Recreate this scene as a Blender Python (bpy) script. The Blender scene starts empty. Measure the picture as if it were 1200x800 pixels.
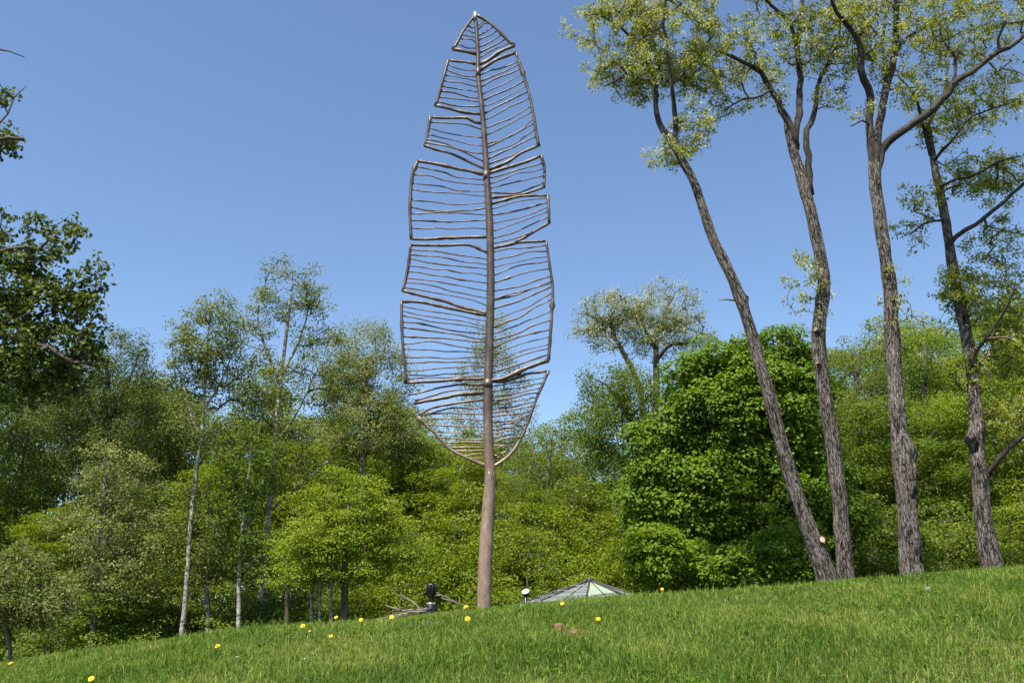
import bpy, math, random
import numpy as np
R = math.radians
scene = bpy.context.scene
col = scene.collection

# ------------------------------------------------------------------ camera
EYE = 1.6
PITCH = R(17.0)
F = 600.0 / math.tan(R(30.0))            # focal length in photo pixels (1200 wide)
cam_d = bpy.data.cameras.new('camera')
cam_d.sensor_width = 36.0
cam_d.lens = 18.0 / math.tan(R(30.0))
cam_d.clip_end = 2000.0
cam = bpy.data.objects.new('camera', cam_d)
col.objects.link(cam)
cam.location = (0, 0, EYE)
cam.rotation_euler = (math.pi / 2 + PITCH, 0, 0)
scene.camera = cam

# ------------------------------------------------------------------ sky, sun, exposure
SUN_EL, SUN_AZ = R(62), R(212)           # azimuth clockwise from +Y (behind the camera, to its left)
world = bpy.data.worlds.new('World')
scene.world = world
world.use_nodes = True
wn = world.node_tree.nodes
sky = wn.new('ShaderNodeTexSky')
sky.sky_type = 'NISHITA'
sky.sun_disc = False
sky.sun_elevation = SUN_EL
sky.sun_rotation = SUN_AZ
sky.air_density = 1.0
sky.dust_density = 0.3
sky.ozone_density = 4.0
bg = wn['Background']
world.node_tree.links.new(sky.outputs[0], bg.inputs[0])
bg.inputs[1].default_value = 0.102
sun_d = bpy.data.lights.new('sun', 'SUN')
sun_d.energy = 5.0
sun_d.angle = R(0.53)
sun_d.color = (1.0, 0.95, 0.86)
sun = bpy.data.objects.new('sun', sun_d)
col.objects.link(sun)
sd = np.array([math.sin(SUN_AZ) * math.cos(SUN_EL), math.cos(SUN_AZ) * math.cos(SUN_EL), math.sin(SUN_EL)])
import mathutils
sun.rotation_euler = mathutils.Vector(sd).to_track_quat('Z', 'Y').to_euler()
sun.location = (0, 0, 40)
scene.view_settings.view_transform = 'Standard'
scene.view_settings.look = 'None'
scene.view_settings.exposure = 0.95
scene.view_settings.gamma = 1.0
scene.cycles.max_bounces = 6
scene.cycles.transparent_max_bounces = 4
scene.cycles.use_denoising = True

# ------------------------------------------------------------------ pixel rays and ground
def ray(px, py):
    c, s = math.cos(PITCH), math.sin(PITCH)
    u, v = (px - 600) / F, (400 - py) / F
    return np.array([u, c - v * s, s + v * c])
def P(px, py, Y):
    d = ray(px, py)
    return np.array([0, 0, EYE]) + d * (Y / d[1])
def M(px, py, Y):                        # metres per photo pixel at that point
    return (Y / ray(px, py)[1]) / F

def gz(x, y):
    x = np.asarray(x, float); y = np.asarray(y, float)
    k = 0.0247
    z = np.where(y < 5.5, 1.22 + (y - 5.5) * 0.222, 0.0)
    z = np.where((y >= 5.5) & (y < 12.43), 1.72 - k * (10 - y) ** 2, z)
    z = np.where((y >= 12.43) & (y < 30), 1.574 - 0.12 * (y - 12.43), z)
    z = np.where(y >= 30, -0.534 - 0.6 * (1 - np.exp(-(y - 30) / 5.0)), z)
    z = np.where(y < -4, 1.22 - 9.5 * 0.222 + 0.0 * y, z)
    xr = np.clip(x, 0, 12)
    xl = np.clip(x, -6, 0)
    f = 0.07 * xr + 0.02 * np.clip(x - 12, 0, 60) + 0.05 * xl - 0.0115 * xl ** 2 + 0.05 * np.clip(x + 6, -20, 0)
    bump = 0.02 * np.sin(x * 1.3 + 0.7) * np.sin(y * 1.1 + 2) + 0.012 * np.sin(x * 3.1 + y * 2.3)
    low = np.clip((y - 2) / 6, 0, 1); low = low * low * (3 - 2 * low)
    return z + f + bump - 0.085 * low - 0.05 * low * np.exp(-((x + 1.5) / 1.1) ** 2)
def G(x, y):
    return float(gz(x, y))
def hit(px, py, h=0.0, tmax=25.0):       # where the pixel's ray comes down to h above the ground
    d = ray(px, py)
    t = 2.0
    while t < tmax:
        p = np.array([0, 0, EYE]) + d * t
        if p[2] < G(p[0], p[1]) + h:
            return p
        t += 0.01
    return None

# ------------------------------------------------------------------ object helpers
def tag(o, label=None, cat=None, group=None, kind=None):
    if label: o['label'] = label
    if cat: o['category'] = cat
    if group: o['group'] = group
    if kind: o['kind'] = kind
    return o
def empty(name, loc, label=None, cat=None, group=None):
    o = bpy.data.objects.new(name, None)
    o.empty_display_size = 0.2
    col.objects.link(o)
    o.location = loc
    return tag(o, label, cat, group)
def mesh_obj(name, V, faces, mat, parent=None, smooth=True, rnd=None, bk=None):
    """V (n,3); faces = list of int arrays, each (m,3) or (m,4)"""
    V = np.asarray(V, np.float32)
    fl = [np.asarray(f, np.int32) for f in faces if len(f)]
    me = bpy.data.meshes.new(name)
    me.vertices.add(len(V))
    me.vertices.foreach_set('co', V.ravel())
    tot = np.concatenate([np.full(len(f), f.shape[1], np.int32) for f in fl])
    li = np.concatenate([f.ravel() for f in fl])
    me.loops.add(len(li))
    me.loops.foreach_set('vertex_index', li)
    me.polygons.add(len(tot))
    st = np.concatenate([[0], np.cumsum(tot)[:-1]]).astype(np.int32)
    me.polygons.foreach_set('loop_start', st)
    me.polygons.foreach_set('loop_total', tot)
    me.polygons.foreach_set('use_smooth', np.full(len(tot), smooth, bool))
    if rnd is not None:
        a = me.attributes.new('rnd', 'FLOAT', 'FACE')
        a.data.foreach_set('value', np.asarray(rnd, np.float32))
    if bk is not None:                       # unrolled bark coordinates: around and along the stem
        a = me.attributes.new('bk', 'FLOAT_VECTOR', 'POINT')
        a.data.foreach_set('vector', np.asarray(bk, np.float32).ravel())
    me.update()
    me.validate()
    if isinstance(mat, (list, tuple)):
        for m in mat: me.materials.append(m)
    else:
        me.materials.append(mat)
    o = bpy.data.objects.new(name, me)
    col.objects.link(o)
    if parent is not None: o.parent = parent
    return o
def copy_tree(o, parent=None):
    c = o.copy(); col.objects.link(c); c.parent = parent
    for ch in list(o.children): copy_tree(ch, c)
    return c

def tube(pts, rad, k=6, rng=None, rough=0.0, caps=True):
    pts = np.asarray(pts, float); n = len(pts)
    rad = np.broadcast_to(np.asarray(rad, float), (n,))
    t = np.gradient(pts, axis=0)
    t /= np.linalg.norm(t, axis=1)[:, None] + 1e-9
    ref = np.eye(3)[np.argmin(np.abs(t.mean(0)))]
    u = np.cross(t, ref); u /= np.linalg.norm(u, axis=1)[:, None] + 1e-9
    v = np.cross(t, u)
    a = np.arange(k) * 2 * math.pi / k
    rr = rad[:, None] * np.ones((n, k))
    if rng is not None and rough:
        rr = rr * (1 + rough * rng.normal(size=(n, k)))
    V = pts[:, None, :] + rr[..., None] * (np.cos(a)[None, :, None] * u[:, None, :] + np.sin(a)[None, :, None] * v[:, None, :])
    V = V.reshape(-1, 3)
    i = np.arange(n - 1)[:, None] * k; j = np.arange(k)[None, :]; j2 = (j + 1) % k
    Q = np.stack([i + j, i + j2, i + k + j2, i + k + j], -1).reshape(-1, 4)
    T = np.zeros((0, 3), int)
    if caps:
        V = np.vstack([V, pts[:1], pts[-1:]])
        c0, c1 = n * k, n * k + 1
        jj = np.arange(k)
        T = np.vstack([np.stack([np.full(k, c0), (jj + 1) % k, jj], -1),
                       np.stack([np.full(k, c1), (n - 1) * k + jj, (n - 1) * k + (jj + 1) % k], -1)])
    return V, Q, T
def bark_co(pts, rad, k):
    n = len(pts); rad = np.broadcast_to(np.asarray(rad, float), (n,))
    s = np.concatenate([[0], np.cumsum(np.linalg.norm(np.diff(pts, axis=0), axis=1))])
    a = np.arange(k) * 2 * math.pi / k
    r = np.maximum(rad, 0.05)[:, None]
    c = np.stack([r * np.cos(a), r * np.sin(a), np.repeat(s[:, None], k, 1)], -1).reshape(-1, 3)
    return np.vstack([c, [[0, 0, s[0]], [0, 0, s[-1]]]]) + np.array([pts[0][0] * 3.7, pts[0][2] * 1.3, pts[0][1]])
class Geo:
    def __init__(self): self.V, self.Q, self.T, self.n = [], [], [], 0
    def add(self, V, Q=None, T=None):
        self.V.append(V)
        if Q is not None and len(Q): self.Q.append(np.asarray(Q) + self.n)
        if T is not None and len(T): self.T.append(np.asarray(T) + self.n)
        self.n += len(V)
    def tube(self, *a, **k): self.add(*tube(*a, **k))
    def box(self, c, ax, ay, az):        # centre and three half-axis vectors
        c, ax, ay, az = map(np.asarray, (c, ax, ay, az))
        s = np.array([[x, y, z] for z in (-1, 1) for y in (-1, 1) for x in (-1, 1)], float)
        V = c + s[:, :1] * ax + s[:, 1:2] * ay + s[:, 2:] * az
        self.add(V, [[0, 2, 3, 1], [4, 5, 7, 6], [0, 1, 5, 4], [2, 6, 7, 3], [0, 4, 6, 2], [1, 3, 7, 5]])
    def build(self, name, mat, parent=None, smooth=True):
        fs = []
        if self.Q: fs.append(np.vstack(self.Q))
        if self.T: fs.append(np.vstack(self.T))
        return mesh_obj(name, np.vstack(self.V), fs, mat, parent, smooth)

def spline(pts, n):                      # Catmull-Rom through pts (any columns)
    pts = np.asarray(pts, float)
    if len(pts) == 2:
        s = np.linspace(0, 1, n)[:, None]
        return pts[0] * (1 - s) + pts[1] * s
    Q = np.vstack([2 * pts[0] - pts[1], pts, 2 * pts[-1] - pts[-2]])
    seg = np.linalg.norm(np.diff(pts[:, :3], axis=0), axis=1)
    cum = np.concatenate([[0], np.cumsum(seg)]); cum /= cum[-1]
    out = []
    for s in np.linspace(0, 1, n):
        i = min(np.searchsorted(cum, s, side='right') - 1, len(pts) - 2)
        t = (s - cum[i]) / (cum[i + 1] - cum[i] + 1e-9)
        p0, p1, p2, p3 = Q[i:i + 4]
        out.append(0.5 * (2 * p1 + (p2 - p0) * t + (2 * p0 - 5 * p1 + 4 * p2 - p3) * t * t + (3 * p1 - p0 - 3 * p2 + p3) * t ** 3))
    return np.array(out)

# ------------------------------------------------------------------ materials
def newmat(name):
    m = bpy.data.materials.new(name); m.use_nodes = True
    nt = m.node_tree
    return m, nt, nt.nodes['Principled BSDF']
def ramp(nt, stops):
    r = nt.nodes.new('ShaderNodeValToRGB')
    els = r.color_ramp.elements
    while len(els) < len(stops): els.new(0.5)
    for e, (p, c) in zip(els, stops):
        e.position = p; e.color = (*c, 1)
    return r
def noise(nt, scale, detail=4, rough=0.6, vec=None, dist=0.0):
    n = nt.nodes.new('ShaderNodeTexNoise')
    n.inputs['Scale'].default_value = scale
    n.inputs['Detail'].default_value = detail
    n.inputs['Roughness'].default_value = rough
    n.inputs['Distortion'].default_value = dist
    if vec is not None: nt.links.new(vec, n.inputs['Vector'])
    return n
def objvec(nt, scale=(1, 1, 1)):
    tc = nt.nodes.new('ShaderNodeTexCoord'); mp = nt.nodes.new('ShaderNodeMapping')
    mp.inputs['Scale'].default_value = scale
    nt.links.new(tc.outputs['Object'], mp.inputs['Vector'])
    return mp.outputs['Vector']
def bump(nt, bs, h, strength=0.5, dist=0.02):
    b = nt.nodes.new('ShaderNodeBump')
    b.inputs['Strength'].default_value = strength
    b.inputs['Distance'].default_value = dist
    nt.links.new(h, b.inputs['Height'])
    nt.links.new(b.outputs['Normal'], bs.inputs['Normal'])

def leaf_mat(name, dark, mid, light, transl=0.35, rough=0.5, spec=0.2, big=0.0):
    """colour varies from leaf to leaf (attribute rnd) and softly over the whole crown"""
    m, nt, bs = newmat(name)
    at = nt.nodes.new('ShaderNodeAttribute'); at.attribute_name = 'rnd'
    rp = ramp(nt, [(0.0, dark), (0.5, mid), (1.0, light)])
    if big:
        n = noise(nt, big, 2, 0.5, objvec(nt))
        ad = nt.nodes.new('ShaderNodeMath'); ad.operation = 'MULTIPLY_ADD'
        nt.links.new(n.outputs['Fac'], ad.inputs[0]); ad.inputs[1].default_value = 0.9
        a2 = nt.nodes.new('ShaderNodeMath'); a2.operation = 'SUBTRACT'
        nt.links.new(at.outputs['Fac'], a2.inputs[0]); a2.inputs[1].default_value = 0.45
        nt.links.new(a2.outputs[0], ad.inputs[2])
        nt.links.new(ad.outputs[0], rp.inputs['Fac'])
    else:
        nt.links.new(at.outputs['Fac'], rp.inputs['Fac'])
    src = rp.inputs['Fac'].links[0].from_socket
    oi = nt.nodes.new('ShaderNodeObjectInfo')          # each tree a little yellower or greener than its neighbour
    sh = nt.nodes.new('ShaderNodeMath'); sh.operation = 'MULTIPLY_ADD'
    nt.links.new(oi.outputs['Random'], sh.inputs[0]); sh.inputs[1].default_value = 0.3
    s2 = nt.nodes.new('ShaderNodeMath'); s2.operation = 'SUBTRACT'; s2.inputs[1].default_value = 0.15
    nt.links.new(src, s2.inputs[0]); nt.links.new(s2.outputs[0], sh.inputs[2])
    nt.links.new(sh.outputs[0], rp.inputs['Fac'])
    nt.links.new(rp.outputs['Color'], bs.inputs['Base Color'])
    bs.inputs['Roughness'].default_value = rough
    bs.inputs['Specular IOR Level'].default_value = spec
    tr = nt.nodes.new('ShaderNodeBsdfTranslucent')
    hs = nt.nodes.new('ShaderNodeHueSaturation')
    hs.inputs['Hue'].default_value = 0.485; hs.inputs['Saturation'].default_value = 1.1; hs.inputs['Value'].default_value = 1.25
    nt.links.new(rp.outputs['Color'], hs.inputs['Color'])
    nt.links.new(hs.outputs['Color'], tr.inputs['Color'])
    mx = nt.nodes.new('ShaderNodeMixShader'); mx.inputs[0].default_value = transl
    nt.links.new(bs.outputs[0], mx.inputs[1]); nt.links.new(tr.outputs[0], mx.inputs[2])
    nt.links.new(mx.outputs[0], nt.nodes['Material Output'].inputs['Surface'])
    return m
def bark_mat(name, dark, mid, light, sc=9.0, stretch=0.16, bstr=0.9, bdist=0.03, plates=0):
    m, nt, bs = newmat(name)
    at = nt.nodes.new('ShaderNodeAttribute'); at.attribute_name = 'bk'
    mp = nt.nodes.new('ShaderNodeMapping'); mp.inputs['Scale'].default_value = (1, 1, stretch)
    nt.links.new(at.outputs['Vector'], mp.inputs['Vector']); vec = mp.outputs['Vector']
    n1 = noise(nt, sc, 5, 0.65, vec, 0.6)
    n2 = noise(nt, 2.2, 3, 0.6, at.outputs['Vector'])
    n3 = noise(nt, sc * 4.5, 3, 0.7, vec)
    mx = nt.nodes.new('ShaderNodeMath'); mx.operation = 'MULTIPLY_ADD'
    nt.links.new(n2.outputs['Fac'], mx.inputs[0]); mx.inputs[1].default_value = 0.35
    nt.links.new(n1.outputs['Fac'], mx.inputs[2])
    m3 = nt.nodes.new('ShaderNodeMath'); m3.operation = 'MULTIPLY_ADD'
    nt.links.new(n3.outputs['Fac'], m3.inputs[0]); m3.inputs[1].default_value = 0.35
    nt.links.new(mx.outputs[0], m3.inputs[2])
    rp = ramp(nt, [(0.68, dark), (0.82, mid), (1.02, light)])
    if plates:                           # long bark plates parted by dark fissures
        wv = nt.nodes.new('ShaderNodeVectorMath'); wv.operation = 'MULTIPLY_ADD'
        nt.links.new(n1.outputs['Color'], wv.inputs[0]); wv.inputs[1].default_value = (0.05, 0.05, 0.05)
        nt.links.new(vec, wv.inputs[2])
        vo = nt.nodes.new('ShaderNodeTexVoronoi'); vo.feature = 'DISTANCE_TO_EDGE'; vo.inputs['Scale'].default_value = plates
        nt.links.new(wv.outputs[0], vo.inputs['Vector'])
        cr = nt.nodes.new('ShaderNodeMapRange'); cr.inputs['From Max'].default_value = 0.13; cr.inputs['To Min'].default_value = -0.2; cr.inputs['To Max'].default_value = 0.06
        nt.links.new(vo.outputs['Distance'], cr.inputs['Value'])
        m4 = nt.nodes.new('ShaderNodeMath'); m4.operation = 'ADD'
        nt.links.new(m3.outputs[0], m4.inputs[0]); nt.links.new(cr.outputs[0], m4.inputs[1])
        m3 = m4
    nt.links.new(m3.outputs[0], rp.inputs['Fac'])
    nt.links.new(rp.outputs['Color'], bs.inputs['Base Color'])
    bs.inputs['Roughness'].default_value = 0.9
    bs.inputs['Specular IOR Level'].default_value = 0.2
    bump(nt, bs, m3.outputs[0], bstr, bdist)
    return m
def plain(name, c, rough=0.6, metal=0.0, var=0.25, sc=20.0, spec=0.5):
    m, nt, bs = newmat(name)
    n = noise(nt, sc, 4, 0.6, objvec(nt))
    c = np.array(c)
    rp = ramp(nt, [(0.3, tuple(c * (1 - var))), (0.7, tuple(np.minimum(c * (1 + var), 0.9)))])
    nt.links.new(n.outputs['Fac'], rp.inputs['Fac'])
    src = rp.inputs['Fac'].links[0].from_socket
    oi = nt.nodes.new('ShaderNodeObjectInfo')          # each tree a little yellower or greener than its neighbour
    sh = nt.nodes.new('ShaderNodeMath'); sh.operation = 'MULTIPLY_ADD'
    nt.links.new(oi.outputs['Random'], sh.inputs[0]); sh.inputs[1].default_value = 0.3
    s2 = nt.nodes.new('ShaderNodeMath'); s2.operation = 'SUBTRACT'; s2.inputs[1].default_value = 0.15
    nt.links.new(src, s2.inputs[0]); nt.links.new(s2.outputs[0], sh.inputs[2])
    nt.links.new(sh.outputs[0], rp.inputs['Fac'])
    nt.links.new(rp.outputs['Color'], bs.inputs['Base Color'])
    bs.inputs['Roughness'].default_value = rough
    bs.inputs['Metallic'].default_value = metal
    bs.inputs['Specular IOR Level'].default_value = spec
    bump(nt, bs, n.outputs['Fac'], 0.15, 0.01)
    return m

MAT = {}
MAT['locust_bark'] = bark_mat('locust_bark', (0.014, 0.011, 0.009), (0.155, 0.13, 0.11), (0.35, 0.30, 0.255), 22, 0.15, 1.0, 0.12, 33)
MAT['shaded_limb_bark'] = bark_mat('shaded_limb_bark', (0.015, 0.012, 0.010), (0.05, 0.041, 0.035), (0.11, 0.092, 0.078), 20, 0.15, 0.9, 0.05)  # young limbs' dark brown, deepened to stand in for the crown's shadow
MAT['dark_bark'] = bark_mat('dark_bark', (0.035, 0.028, 0.022), (0.085, 0.068, 0.052), (0.16, 0.13, 0.10), 12)
MAT['grey_bark'] = bark_mat('grey_bark', (0.07, 0.06, 0.05), (0.16, 0.14, 0.12), (0.28, 0.25, 0.21), 12)
# pale birch bark with dark lenticels and scars
m, nt, bs = newmat('birch_bark')
n1 = noise(nt, 5, 5, 0.7, objvec(nt, (1, 1, 1.6)), 0.8); n2 = noise(nt, 26, 3, 0.6, objvec(nt, (0.5, 0.5, 2.4)))
ml = nt.nodes.new('ShaderNodeMath'); ml.operation = 'MULTIPLY_ADD'
nt.links.new(n2.outputs['Fac'], ml.inputs[0]); ml.inputs[1].default_value = 0.4; nt.links.new(n1.outputs['Fac'], ml.inputs[2])
rp = ramp(nt, [(0.56, (0.05, 0.042, 0.035)), (0.68, (0.20, 0.175, 0.145)), (0.86, (0.48, 0.45, 0.39))])
nt.links.new(ml.outputs[0], rp.inputs['Fac']); nt.links.new(rp.outputs['Color'], bs.inputs['Base Color'])
bs.inputs['Roughness'].default_value = 0.75; bump(nt, bs, ml.outputs[0], 0.4, 0.01)
MAT['birch_bark'] = m

MAT['twig'] = plain('twig_bark', (0.10, 0.08, 0.065), 0.9, 0, 0.35, 6, 0.2)
MAT['maple'] = leaf_mat('maple_leaf', (0.062, 0.122, 0.007), (0.125, 0.208, 0.012), (0.215, 0.295, 0.024), 0.33, 0.55, 0.18, 0.5)
MAT['yellowgreen'] = leaf_mat('yellow_green_leaf', (0.095, 0.15, 0.010), (0.16, 0.225, 0.016), (0.25, 0.30, 0.035), 0.4, 0.55, 0.18, 0.4)
MAT['bright'] = leaf_mat('bright_green_leaf', (0.10, 0.17, 0.010), (0.165, 0.245, 0.015), (0.26, 0.32, 0.035), 0.4, 0.55, 0.18, 0.6)
MAT['midgreen'] = leaf_mat('mid_green_leaf', (0.07, 0.125, 0.012), (0.125, 0.185, 0.02), (0.20, 0.25, 0.04), 0.38, 0.55, 0.18, 0.35)
MAT['olive'] = leaf_mat('olive_leaf', (0.06, 0.095, 0.014), (0.11, 0.15, 0.025), (0.18, 0.21, 0.05), 0.35, 0.55, 0.18, 0.35)
MAT['pale'] = leaf_mat('pale_leaf', (0.11, 0.14, 0.030), (0.185, 0.215, 0.05), (0.30, 0.32, 0.11), 0.35, 0.55, 0.18, 0.5)
MAT['birch'] = leaf_mat('birch_leaf', (0.08, 0.11, 0.015), (0.145, 0.185, 0.03), (0.24, 0.27, 0.07), 0.38, 0.55, 0.18, 0.5)
MAT['darkgreen'] = leaf_mat('dark_leaf', (0.038, 0.062, 0.009), (0.075, 0.112, 0.015), (0.14, 0.175, 0.032), 0.3, 0.55, 0.18, 0.4)  # darkest of the leaf greens
MAT['locust'] = leaf_mat('locust_leaf', (0.15, 0.185, 0.016), (0.26, 0.305, 0.036), (0.37, 0.39, 0.08), 0.48, 0.55, 0.18, 0.5)
MAT['flower'] = leaf_mat('locust_flower', (0.42, 0.42, 0.20), (0.56, 0.55, 0.32), (0.68, 0.66, 0.46), 0.3, 0.6, 0.2)
MAT['grass'] = leaf_mat('grass_blade', (0.05, 0.108, 0.011), (0.125, 0.205, 0.026), (0.31, 0.335, 0.08), 0.35, 0.55, 0.14, 0.9)

# ground: soil and thatch under the grass, leaf litter further back
m, nt, bs = newmat('soil')
n = noise(nt, 3.0, 6, 0.7, objvec(nt))
rp = ramp(nt, [(0.3, (0.028, 0.036, 0.012)), (0.55, (0.05, 0.066, 0.02)), (0.75, (0.085, 0.095, 0.035))])
nt.links.new(n.outputs['Fac'], rp.inputs['Fac']); nt.links.new(rp.outputs['Color'], bs.inputs['Base Color'])
bs.inputs['Roughness'].default_value = 1.0; bs.inputs['Specular IOR Level'].default_value = 0.1
bump(nt, bs, n.outputs['Fac'], 0.6, 0.05)
MAT['soil'] = m
# weathered bronze of the leaf sculpture
m, nt, bs = newmat('bronze')
n1 = noise(nt, 7, 5, 0.7, objvec(nt, (1, 1, 0.45))); n2 = noise(nt, 45, 3, 0.6, objvec(nt))
ml = nt.nodes.new('ShaderNodeMath'); ml.operation = 'MULTIPLY_ADD'
nt.links.new(n2.outputs['Fac'], ml.inputs[0]); ml.inputs[1].default_value = 0.5; nt.links.new(n1.outputs['Fac'], ml.inputs[2])
rp = ramp(nt, [(0.5, (0.034, 0.022, 0.015)), (0.75, (0.092, 0.064, 0.046)), (1.0, (0.20, 0.15, 0.115))])
nt.links.new(ml.outputs[0], rp.inputs['Fac'])
rp2 = ramp(nt, [(0.5, (0.15, 0.095, 0.062)), (0.75, (0.29, 0.195, 0.135)), (1.0, (0.42, 0.31, 0.235))])      # lighter tan patina on the bare lower stem
nt.links.new(ml.outputs[0], rp2.inputs['Fac'])
tc = nt.nodes.new('ShaderNodeTexCoord'); sp = nt.nodes.new('ShaderNodeSeparateXYZ'); nt.links.new(tc.outputs['Object'], sp.inputs[0])
mr = nt.nodes.new('ShaderNodeMapRange'); mr.inputs['From Min'].default_value = 4.6; mr.inputs['From Max'].default_value = 2.6
nt.links.new(sp.outputs['Z'], mr.inputs['Value'])
mc = nt.nodes.new('ShaderNodeMix'); mc.data_type = 'RGBA'
nt.links.new(mr.outputs[0], mc.inputs[0]); nt.links.new(rp.outputs['Color'], mc.inputs[6]); nt.links.new(rp2.outputs['Color'], mc.inputs[7])
nt.links.new(mc.outputs[2], bs.inputs['Base Color'])
bs.inputs['Roughness'].default_value = 0.42; bs.inputs['Metallic'].default_value = 0.3
bump(nt, bs, ml.outputs[0], 0.5, 0.015)
MAT['bronze'] = m
MAT['weld'] = plain('bright_metal_joint', (0.30, 0.26, 0.215), 0.45, 0.3, 0.25, 30)
MAT['roof'] = plain('pale_green_sheet', (0.25, 0.30, 0.22), 0.85, 0, 0.08, 3)
MAT['roof_sky_tint'] = plain('sky_tinted_sheet', (0.15, 0.175, 0.16), 0.8, 0, 0.2, 3)  # same roof sheet, reflected sky put into a darker blue-grey colour
MAT['rib_dark'] = plain('dark_strip', (0.05, 0.05, 0.045), 0.6)
MAT['batten'] = plain('grey_batten', (0.22, 0.22, 0.20), 0.6)
MAT['black'] = plain('black_plastic', (0.012, 0.012, 0.014), 0.35)
MAT['white'] = plain('white_lens', (0.8, 0.8, 0.8), 0.35, 0, 0.04)
MAT['steel'] = plain('steel', (0.5, 0.5, 0.5), 0.3, 0.8)
MAT['wood_post'] = plain('wood_post', (0.16, 0.12, 0.08), 0.8)
MAT['stick'] = plain('dry_stick', (0.15, 0.12, 0.09), 0.9, 0, 0.35)
MAT['log'] = plain('charred_log', (0.06, 0.058, 0.056), 0.8, 0, 0.6, 8)
MAT['cut'] = plain('fresh_cut_wood', (0.52, 0.34, 0.23), 0.7, 0, 0.25, 14)
MAT['oldcut'] = plain('old_cut_wood', (0.30, 0.23, 0.17), 0.8, 0, 0.3, 14)
MAT['knot'] = plain('dark_knot', (0.02, 0.016, 0.012), 0.95)
MAT['petal'] = plain('dandelion_petal', (0.85, 0.58, 0.012), 0.6, 0, 0.15, 60)
MAT['white_petal'] = plain('white_petal', (0.75, 0.76, 0.72), 0.6, 0, 0.08, 60)
MAT['fluff'] = plain('seed_fluff', (0.55, 0.52, 0.42), 0.9, 0, 0.15, 60)
MAT['stem'] = plain('green_stem', (0.12, 0.17, 0.05), 0.6)
MAT['dry_leaf'] = plain('dry_leaf', (0.145, 0.085, 0.042), 0.85, 0, 0.4, 25)
MAT['weed'] = leaf_mat('weed_leaf', (0.05, 0.11, 0.010), (0.085, 0.16, 0.016), (0.13, 0.21, 0.03), 0.35, 0.7, 0.05)

# ------------------------------------------------------------------ ground
def graded(a, b, near, far, c=0.0):
    out = [c]; x = c
    while x < b:
        x += near + (far - near) * min(1, (abs(x - c) / 60.0)) ** 1.5; out.append(x)
    x = c; lo = []
    while x > a:
        x -= near + (far - near) * min(1, (abs(x - c) / 60.0)) ** 1.5; lo.append(x)
    return np.array(lo[::-1] + out)
xs = graded(-420, 420, 0.25, 30); ys = graded(-60, 900, 0.25, 30, 9.0)
X, Y = np.meshgrid(xs, ys)
V = np.stack([X.ravel(), Y.ravel(), gz(X, Y).ravel()], -1)
nx = len(xs)
ii, jj = np.meshgrid(np.arange(len(ys) - 1), np.arange(nx - 1), indexing='ij')
q = (ii * nx + jj).ravel()
tag(mesh_obj('ground', V, [np.stack([q, q + 1, q + nx + 1, q + nx], -1)], MAT['soil']), kind='structure')

# ------------------------------------------------------------------ foliage and branching
UP = np.array([0, 0, 1.0])
LIGHTWARD = (UP * 0.6 + sd * 0.7) / np.linalg.norm(UP * 0.6 + sd * 0.7)   # leaves turn their faces to the light
def unit(v):
    return v / (np.linalg.norm(v, axis=-1, keepdims=True) + 1e-9)
def leaf_mesh(name, pos, nrm, dr, length, width, mat, parent, rng, fold=0.18, rnd=None, kind='stuff'):
    n = len(pos)
    length = np.broadcast_to(length, (n,))[:, None]; width = np.broadcast_to(width, (n,))[:, None]
    dr = unit(dr - nrm * np.sum(dr * nrm, -1, keepdims=True))
    s = np.cross(dr, nrm)
    b = pos - dr * length * 0.5; t = pos + dr * length * 0.5
    mid = pos - dr * length * 0.06
    l = mid + s * width * 0.5 + nrm * width * fold; r = mid - s * width * 0.5 + nrm * width * fold
    V = np.stack([b, r, t, l], 1).reshape(-1, 3)
    Q = np.arange(4 * n).reshape(-1, 4)
    if rnd is None: rnd = rng.random(n)
    o = mesh_obj(name, V, [Q], mat, parent, False, rnd)
    if kind: o['kind'] = kind
    return o
def scatter(cent, rad, nper, rng, flat=0.6, up=0.6, out=0.5, droop=0.2, shell=0.0, jit=1.0):
    """leaf positions, normals, directions and a per-clump tone around cluster centres"""
    k = len(cent)
    rad = np.broadcast_to(np.asarray(rad, float), (k,))
    cnt = np.maximum(1, (nper * rng.uniform(0.55, 1.45, k) * (rad / rad.mean()) ** 2).astype(int))
    idx = np.repeat(np.arange(k), cnt); n = len(idx)
    d = unit(rng.normal(size=(n, 3)))
    if shell: d[:, 2] = np.where(rng.random(n) < shell, np.abs(d[:, 2]), d[:, 2])
    rr = (shell * 0.6 + (1 - shell * 0.6) * rng.random(n)) ** (1 / 2.2)
    off = d * rr[:, None] * rad[idx][:, None] * np.array([1, 1, flat])
    pos = cent[idx] + off
    nrm = unit(LIGHTWARD * up * 1.25 + d * out + rng.normal(size=(n, 3)) * 0.55 * jit)
    dr = unit(d + rng.normal(size=(n, 3)) * 0.7 - UP * droop)
    tone = np.clip(rng.random(k)[idx] * 0.35 + rng.random(n) * 0.65, 0, 1)
    return pos, nrm, dr, tone
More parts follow.
